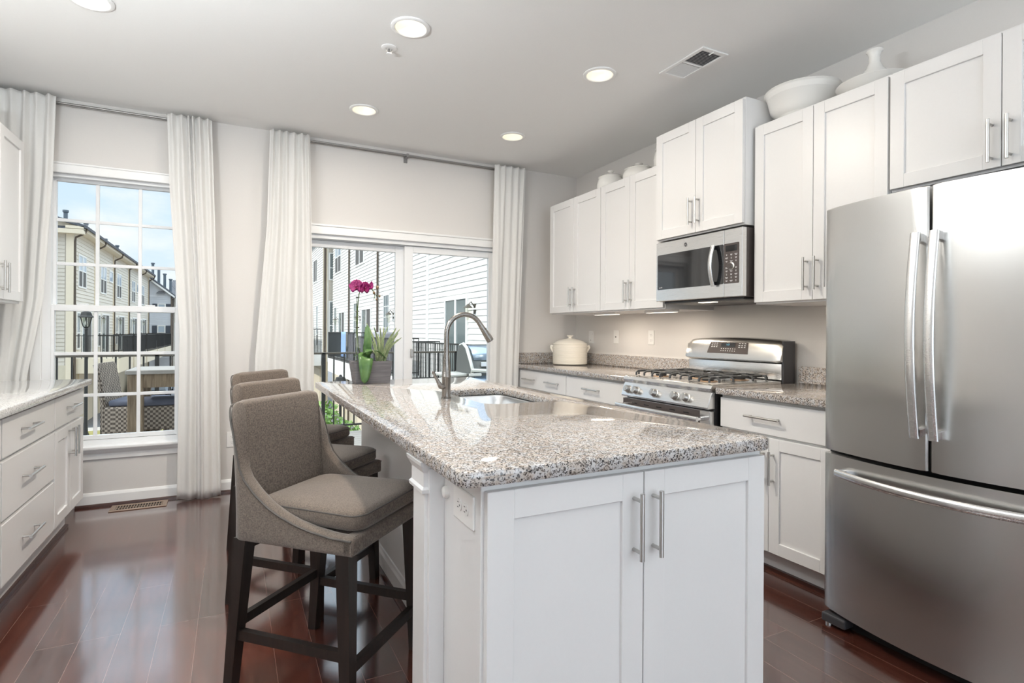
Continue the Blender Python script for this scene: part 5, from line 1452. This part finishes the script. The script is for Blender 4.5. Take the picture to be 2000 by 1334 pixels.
def balcony(root, X0, X1, y0, y1, screens, zr=1.0, fascia='trim_outdoor', step=0.13, zs=-0.05, front=1):
    """slab between X0 (wall) and X1 (outer edge); railing on the outer edge and both sides; screens: (ya, yb, material, z0, z1)"""
    lo, hi = min(X0, X1), max(X0, X1)
    MB().box(lo, hi, y0, y1, zs - 0.62, zs).build('balcony_slab', fascia, root)
    m = MB(); e = 0.03 if X1 > X0 else -0.03
    m.box(min(X1 - e, X1), max(X1 - e, X1), y0, y1, zr - 0.03, zr); m.box(min(X1 - e, X1), max(X1 - e, X1), y0, y1, zs + 0.07, zs + 0.10)
    for y in (y0, y1 - 0.03): m.box(lo, hi, y, y + 0.03, zr - 0.03, zr); m.box(lo, hi, y, y + 0.03, zs + 0.07, zs + 0.1)
    n = max(2, int((y1 - y0) / step))
    for k in range(n + 1):
        y = y0 + (y1 - y0 - 0.02) * k / n; m.box(min(X1 - e * .7, X1 - e * .2), max(X1 - e * .7, X1 - e * .2), y, y + 0.018, zs, zr)
    for y in (y0 + .005, y1 - 0.025):
        n2 = max(2, int((hi - lo) / step))
        for k in range(n2 + 1):
            x = lo + (hi - lo - .02) * k / n2; m.box(x, x + 0.018, y, y + 0.018, zs, zr)
    b = m.build('balcony_railing', 'rail_black', root)
    for ya, yb, mt, za, zb in screens:
        MB().box(min(X1 - e * 1.2, X1 - e * 2.2), max(X1 - e * 1.2, X1 - e * 2.2), ya, yb, za, zb).build('privacy_screen', mt, b)
    return b
ROOFS = []
def pitched(root, face, X, y0, y1, zt, mtl='roof_shingle'):
    """eave, soffit and roof slope rising away from the lane (face +1: lane lies toward +X)"""
    e = X + face * 0.42
    m = MB(); m.prism([(X - face * 0.2, y0, zt), (e, y0, zt - 0.02), (e, y0, zt + 0.16), (X - face * 0.2, y0, zt + 0.16)], (0, y1 - y0, 0)); m.build('soffit', 'trim_cream', root)
    m = MB(); m.prism([(e + face * 0.09, y0, zt + 0.08), (e + face * 0.09, y0, zt + 0.20), (X - face * 4.6, y0, zt + 1.75), (X - face * 4.6, y0, zt + 1.6)], (0, y1 - y0, 0)); rf = m.build('roof', mtl, root)
    return rf
def downspout(root, face, X, y, zt, hook=True):
    m = MB(); x = X + face * 0.07
    if hook: m.tube([(X + face * 0.47, y, zt + 0.10), (X + face * 0.40, y, zt - 0.10), (x + face * .02, y, zt - 0.28), (x, y, zt - 0.45), (x, y, GZ + 0.1)], 0.04, 6)
    else: m.tube([(x, y, zt), (x, y, GZ + 0.1)], 0.04, 6)
    m.build('downspout', 'downspout_brown', root)
# left row (lane side faces +X at X = -6)
LX = -6.0
FLH = house_frame('X', LX, 1)
units = [(29.1, 33.3, 'nearest the window, with a gabled end wall', 0), (33.3, 38.0, 'second along, with a square window', 1), (38.0, 43.0, 'third along the lane', 0), (43.0, 47.6, 'fourth along the lane', 1), (47.6, 52.3, 'at the far end beside the grey gabled house', 0)]
for i, (y0, y1, q, sq) in enumerate(units):
    t = thing('townhouse', 'cream clapboard townhouse of the left row, ' + q, 'house', (LX, (y0 + y1) / 2, GZ), 'cream townhouses across the lane')
    zt = 5.36
    m = MB(); lap_wall(m, 'X', LX, 1, y0, y1 - 0.002, -0.3, zt); m.build('wall', 'siding_cream', t)
    MB().box(LX - 0.25, LX, y0, y1 - 0.002, GZ, -0.3).build('garage_wall', 'garage_beige', t)
    MB().box(LX, LX + 0.03, y0 + 1.0, y0 + 3.6, GZ, -0.75).build('garage_door', 'trim_cream', t)
    pitched(t, 1, LX, y0 - (0.3 if i == 0 else 0), y1 - 0.002, zt)
    a = y0 + 0.85 + 0.3 * sq
    house_window(FLH, t, a, a + 1.3, 3.10, 4.42, 3.78)
    if sq: house_window(FLH, t, y1 - 1.35, y1 - 0.45, 3.85, 4.35, None, mull=False)
    house_window(FLH, t, y0 + 0.6, y0 + 1.05, 0.4, 1.9, 1.05, mull=False, top='house_glass')
    house_slider(FLH, t, y0 + 1.5, y0 + 3.2, 1.95, 'house_glass', 'screen_dark')
    wall_lantern(FLH, t, y0 + 1.25, 1.65)
    downspout(t, 1, LX, y1 - 0.12, zt)
    if i == 0: downspout(t, 1, LX, y0 + 0.02, zt)
    MB().box(LX, LX + 0.05, y1 - 0.22, y1 - 0.002, GZ, zt).build('corner_board', 'trim_cream', t)
    balcony(t, LX + 0.055, LX + 1.6, y0 + 0.15, y1 - 0.25, [(y0 + (1.5 if i == 0 else 0.2), y1 - 0.3, 'screen_black', 0.08, 0.93)], 0.95, 'trim_cream', 0.2)
    for k, (dy, hh) in enumerate(((1.2, 0.9), (2.9, 0.35)) if not sq else ((1.6, 0.75),)):
        MB().lathe([(0.09, 5.9), (0.09, 6.3 + hh), (0.13, 6.32 + hh), (0.13, 6.42 + hh)], (LX - 1.5, y0 + dy, 0), 12).build('vent_pipe', 'vent_pipe', t)
    if i == 0:      # near end wall with its gable
        m = MB(); lap_wall(m, 'Y', y0, -1, LX - 5.2, LX - 0.26, -0.3, zt - 0.15); m.build('wall', 'siding_shaded', t)
        MB().box(LX - 5.2, LX, y0 - 0.02, y0 + 0.25, GZ, -0.3).build('garage_wall', 'garage_beige', t)
        MB().box(LX - 0.22, LX + 0.03, y0 - 0.05, y0, GZ, zt).build('corner_board', 'trim_cream', t)
        MB().box(LX - 5.2, LX + 0.42, y0 - 0.32, y0, zt - 0.16, zt + 0.02).build('soffit', 'trim_cream', t)
        MB().prism([(LX + 0.45, y0 - 0.30, zt + 0.03), (LX - 5.2, y0 - 0.30, zt + 0.03), (LX - 5.2, y0 + 0.4, zt + 0.33), (LX + 0.45, y0 + 0.4, zt + 0.33)], (0, 0, 0.02)).build('roof', 'roof_shingle', t)
        MB().prism([(LX + 0.42, y0 - 0.05, zt + 0.10), (LX - 4.6, y0 - 0.05, zt + 1.70), (LX - 4.6, y0 - 0.05, zt + 0.10)], (0, 0.1, 0)).build('gable_board', 'trim_cream', t)
        FE = house_frame('Y', y0, -1)
        house_window(FE, t, -7.55, -6.62, 3.05, 4.42, 3.9, mull=False, top='house_glass', bot='house_glass'); house_window(FE, t, -7.55, -6.62, 0.45, 1.9, 1.3, mull=False, top='house_glass', bot='house_glass')
# grey gabled house closing the lane
t = thing('townhouse', 'pale grey gabled townhouse with dark shutters closing the far end of the lane', 'house', (-5.2, 53, GZ), 'cream townhouses across the lane')
m = MB(); lap_wall(m, 'Y', 52.7, -1, -6.1, -4.46, GZ, 4.0, 0.16); m.prism([(-6.1, 52.70, 4.0), (-4.46, 52.70, 4.0), (-6.1, 52.70, 5.35)], (0, 0.25, 0)); m.build('wall', 'siding_grey', t)
m = MB(); m.prism([(-4.2, 52.45, 3.9), (-4.2, 52.45, 4.05), (-6.3, 52.45, 5.75), (-6.3, 52.45, 5.58)], (0, 7, 0)); m.build('roof', 'roof_shingle', t)
m = MB(); m.prism([(-4.2, 52.40, 3.78), (-4.2, 52.40, 3.93), (-6.3, 52.40, 5.62), (-6.3, 52.40, 5.46)], (0, 0.06, 0)); m.build('rake_board', 'trim_outdoor', t)
MB().prism([(-5.5, 52.45, 4.12), (-4.85, 52.45, 4.12), (-4.98, 52.65, 4.34), (-5.33, 52.65, 4.34)], (0, 0.05, 0)).build('porch_roof', 'roof_shingle', t)
FG = house_frame('Y', 52.7, -1)
house_window(FG, t, -5.33, -4.92, 2.7, 3.25, None, False, shutters=True); house_window(FG, t, -5.34, -4.93, 0.42, 1.5, 1.0, False, shutters=True)
downspout(t, 1, -4.52, 52.62, 3.95, False)
for k in range(4): MB().lathe([(0.10, 4.0), (0.10, 6.6 - 0.42 * k), (0.14, 6.62 - 0.42 * k), (0.14, 6.72 - 0.42 * k)], (-5.9 + 0.42 * k, 54.2, 0), 12).build('vent_pipe', 'vent_pipe', t)
t = thing('townhouse', 'cream townhouse just right of the grey gabled house, mostly behind the curtain', 'house', (-3.6, 62, GZ), 'cream townhouses across the lane')
m = MB(); lap_wall(m, 'Y', 60.0, -1, -5.2, -0.5, GZ, 4.2); m.build('wall', 'siding_cream', t)
m = MB(); m.prism([(-5.3, 59.6, 4.15), (-0.4, 59.6, 4.15), (-0.4, 64, 6.0), (-5.3, 64, 6.0)], (0, 0, 0.12)); m.build('roof', 'roof_shingle', t)
FQ = house_frame('Y', 60.0, -1); house_window(FQ, t, -4.75, -4.5, 0.3, 1.8, 1.1, False, top='house_glass'); house_window(FQ, t, -4.0, -3.2, 0.3, 1.8, 1.1, False, top='house_glass')
m = MB(); m.tube([(-4.95, 59.9, 4.1), (-4.95, 59.9, GZ)], 0.06, 6); m.build('downspout', 'downspout_brown', t)

# right row (lane side faces -X at X = 4.8)
RX = 4.8
FRH = house_frame('X', RX, -1)
def right_house(label, y0, y1, X=RX, zt=6.4):
    t = thing('townhouse', label, 'house', (X, (y0 + y1) / 2, GZ), 'white townhouses of our own row')
    m = MB(); lap_wall(m, 'X', X, -1, y0, y1 - 0.002, -0.45, zt, 0.135, 0.027); m.build('wall', 'siding_white', t)
    MB().box(X, X + 0.25, y0, y1 - 0.002, GZ, -0.45).build('garage_wall', 'garage_beige', t)
    MB().box(X - 0.03, X, y0 + 1.0, y0 + 3.6, GZ, -0.9).build('garage_door', 'trim_cream', t)
    m = MB(); m.prism([(X - 0.42, y0, zt), (X - 0.42, y0, zt + 0.15), (X + 4.5, y0, zt + 1.9), (X + 4.5, y0, zt)], (0, y1 - y0 - 0.002, 0)); m.build('roof', 'roof_shingle', t)
    return t
t = right_house('white clapboard townhouse nearest our deck, with a sliding door and lantern', 8.2, 14.73)
house_slider(FRH, t, 11.80, 13.15, 1.97); wall_lantern(FRH, t, 11.36, 1.62, 1.15)
MB().box(RX - 0.05, RX + 0.0, 14.56, 14.725, GZ, 6.4).build('corner_board', 'trim_outdoor', t)
balcony(t, RX - 0.06, 4.0, 9.7, 13.55, [], 0.97, 'trim_outdoor', 0.12)
t = right_house('white clapboard townhouse, second from our deck, behind the wide door stile', 14.73, 20.5)
house_slider(FRH, t, 16.35, 17.9, 2.05); house_window(FRH, t, 18.85, 19.55, 0.2, 2.45, 0.95, False, top='house_glass', grid=(3, 4)); wall_lantern(FRH, t, 18.35, 1.65, 1.15)
house_window(FRH, t, 16.4, 17.9, 3.6, 5.2, 4.4)
downspout(t, -1, RX, 20.4, 6.3, False)
balcony(t, RX - 0.06, 4.0, 15.3, 20.2, [(15.35, 19.9, 'screen_grey', 0.12, 0.98)], 1.02, 'trim_outdoor', 0.13)
t = right_house('white clapboard townhouse, third from our deck, behind the orchid', 20.5, 26.1)
house_slider(FRH, t, 21.65, 23.2, 2.07, 'screen_dark'); house_window(FRH, t, 24.25, 24.95, 0.2, 2.4, 0.95, False, top='house_glass', grid=(2, 4)); wall_lantern(FRH, t, 23.75, 1.65, 1.1)
house_window(FRH, t, 23.05, 24.65, 4.05, 5.6, None, True, top='screen_dark'); downspout(t, -1, RX, 26.0, 6.3, False)
rb = balcony(t, RX - 0.06, 4.0, 21.0, 27.2, [(21.05, 22.3, 'screen_grey', 0.12, 1.12), (23.4, 27.15, 'screen_slate', 0.1, 1.12)], 1.16, 'trim_outdoor', 0.14)
t = right_house('white clapboard townhouse, fourth from our deck, left of the orchid', 26.1, 30.92)
house_slider(FRH, t, 27.3, 28.75, 2.1, 'screen_dark'); house_window(FRH, t, 29.6, 30.2, 0.2, 2.4, 0.95, False, top='house_glass'); wall_lantern(FRH, t, 29.15, 1.65, 1.1)
house_window(FRH, t, 28.4, 30.0, 4.2, 5.9, 4.98)
t = right_house('white clapboard townhouse stepping forward at the left edge of the patio door', 31.1, 40.0, 4.33)
FRF = house_frame('X', 4.33, -1)
m = MB(); lap_wall(m, 'Y', 31.1, -1, 4.581, 5.6, -0.45, 6.4, 0.16); m.build('wall', 'siding_shaded', t)
MB().box(4.30, 4.52, 31.05, 31.12, GZ, 6.4).build('corner_board', 'trim_cream', t)
FRE = house_frame('Y', 31.1, -1)
house_window(FRE, t, 4.66, 5.1, 4.0, 5.35, 4.6, False, top='house_glass', bot='house_glass'); house_window(FRE, t, 4.66, 5.1, 0.5, 2.75, 1.5, False, top='house_glass', bot='house_glass')
m = MB(); m.tube([(4.40, 31.0, 6.3), (4.40, 31.0, GZ)], 0.06, 6); m.build('downspout', 'downspout_brown', t)
house_window(FRF, t, 33.45, 34.85, 4.08, 5.3, None, True, top='screen_dark'); house_slider(FRF, t, 34.8, 36.2, 2.1); house_window(FRF, t, 33.0, 33.5, 0.4, 2.6, 1.0, False, top='house_glass')
balcony(t, 4.27, 3.6, 31.4, 37.5, [(31.45, 37.45, 'screen_black', 0.3, 1.28)], 1.32, 'trim_outdoor', 0.14)
tw = thing('towel', 'blue towel hanging over a balcony railing behind the orchid', 'towel', (3.97, 22.85, 0.1))
m = MB(); rows = []
for i in range(9):
    z = 1.175 - 1.0 * i / 8
    rows.append([(3.955 - 0.012 * math.sin(k * 1.3) * min(1, i / 2), 22.35 + 0.10 * k, z) for k in range(11)])
m.grid(rows); m.build('cloth', 'towel_blue', tw, smooth=180, solid=0.012)
# covered grill on the second balcony and on the neighbour's
cg = thing('grill_cover', 'grey covered grill standing on the neighbour balcony behind the spiky plant', 'grill', (4.4, 17.8, -0.05))
MB().box(4.08, 4.62, 17.2, 18.6, -0.049, 1.18, 0.08, 3).build('cover', 'screen_grey', cg, smooth=40)
# ---- greenery and a car in the lane
def tree(label, x, y, zt, bare=True, seed=0):
    t = thing('tree', label, 'tree', (x, y, GZ)); rnd = random.Random(seed); m = MB()
    def br(p, d, L, r, n):
        q = p + d * L; m.tube([p, (p + q) / 2 + Vector((rnd.uniform(-.1, .1), rnd.uniform(-.1, .1), 0)) * L * .4, q], [r, r * .8, r * .55], 5)
        if n:
            for _ in range(4): br(q - d * L * rnd.uniform(0, .4), (d + Vector((rnd.uniform(-.8, .8), rnd.uniform(-.8, .8), rnd.uniform(-.1, .5)))).normalized(), L * rnd.uniform(.5, .75), r * .5, n - 1)
    br(Vector((x, y, GZ)), Vector((0, 0, 1)), (zt - GZ) * 0.5, 0.12, 3)
    m.build('trunk', 'bark', t); return t
tree('bare leafless tree at the far end of the lane beside the curtain', -3.9, 57, 6.2, seed=3)
tree('small bare tree in front of the grey gabled house', -3.2, 50.5, 0.6, seed=5)
def shrub(label, x, y, z0, z1, r, seed):
    t = thing('shrub', label, 'shrub', (x, y, GZ), 'green shrubs below the deck'); rnd = random.Random(seed)
    m = MB(); m.tube([(x, y, GZ), (x + .1, y, z0), (x, y, (z0 + z1) / 2)], [0.08, 0.06, 0.03], 6); m.build('stem', 'bark', t)
    m = MB(); cz = (z0 + z1) / 2
    for k in range(700):
        a, b, q = rnd.uniform(0, 6.283), rnd.uniform(-1, 1), rnd.uniform(0.35, 1) ** 0.5
        s = math.sqrt(1 - b * b) * q
        c = Vector((x + r * s * math.cos(a), y + r * s * math.sin(a), cz + (z1 - z0) / 2 * b * q))
        d1 = Vector((rnd.uniform(-1, 1), rnd.uniform(-1, 1), rnd.uniform(-1, 1))).normalized(); d2 = d1.orthogonal().normalized()
        L = rnd.uniform(.06, .12); m.bm.faces.new([m.bm.verts.new(c + v) for v in (d1 * -L, d2 * L * .4, d1 * L, d2 * -L * .4)])
    m.build('foliage', 'shrub_leaf', t, normals=False); return t
shrub('green shrub below the deck between the stools and the island end', 1.85, 13.2, -2.4, -0.35, 0.5, 1)
shrub('second green shrub below the deck, behind the island end', 2.75, 15.5, -2.8, -1.2, 0.6, 2)
cr_ = thing('car', 'parked silver-blue car far down the lane under the balconies', 'car', (-4.5, 43, GZ))
m = MB(); rings = []
for y, zlo, zhi, w in ((-2.1, .45, .75, .75), (-1.9, .3, .9, .85), (-.9, .25, 1.0, .88), (-.3, .25, 1.02, .88), (1.2, .25, 1.0, .88), (2.0, .3, .92, .85), (2.2, .45, .8, .75)):
    rings.append([(-4.5 - w, 43 + y, GZ + zlo), (-4.5 + w, 43 + y, GZ + zlo), (-4.5 + w, 43 + y, GZ + zhi), (-4.5 - w, 43 + y, GZ + zhi)])
m.loft(rings); m.build('body', 'car_paint', cr_, smooth=30)
m = MB(); m.loft([[(-4.5 - w, 43 + y, GZ + z), (-4.5 + w, 43 + y, GZ + z), (-4.5 + w, 43 + y2, GZ + z), (-4.5 - w, 43 + y2, GZ + z)] for w, y, y2, z in ((.84, -1.1, 1.9, .98), (.66, -.4, 1.2, 1.45))]); m.build('cabin', 'house_glass', cr_)
for sx in (-1, 1):
    for y in (-1.35, 1.35): MB().lathe([(.33, -.1), (.33, .1)], (-4.5 + sx * .8, 43 + y, GZ + .33), 18, 'X').build('wheel', 'black_plastic', cr_)
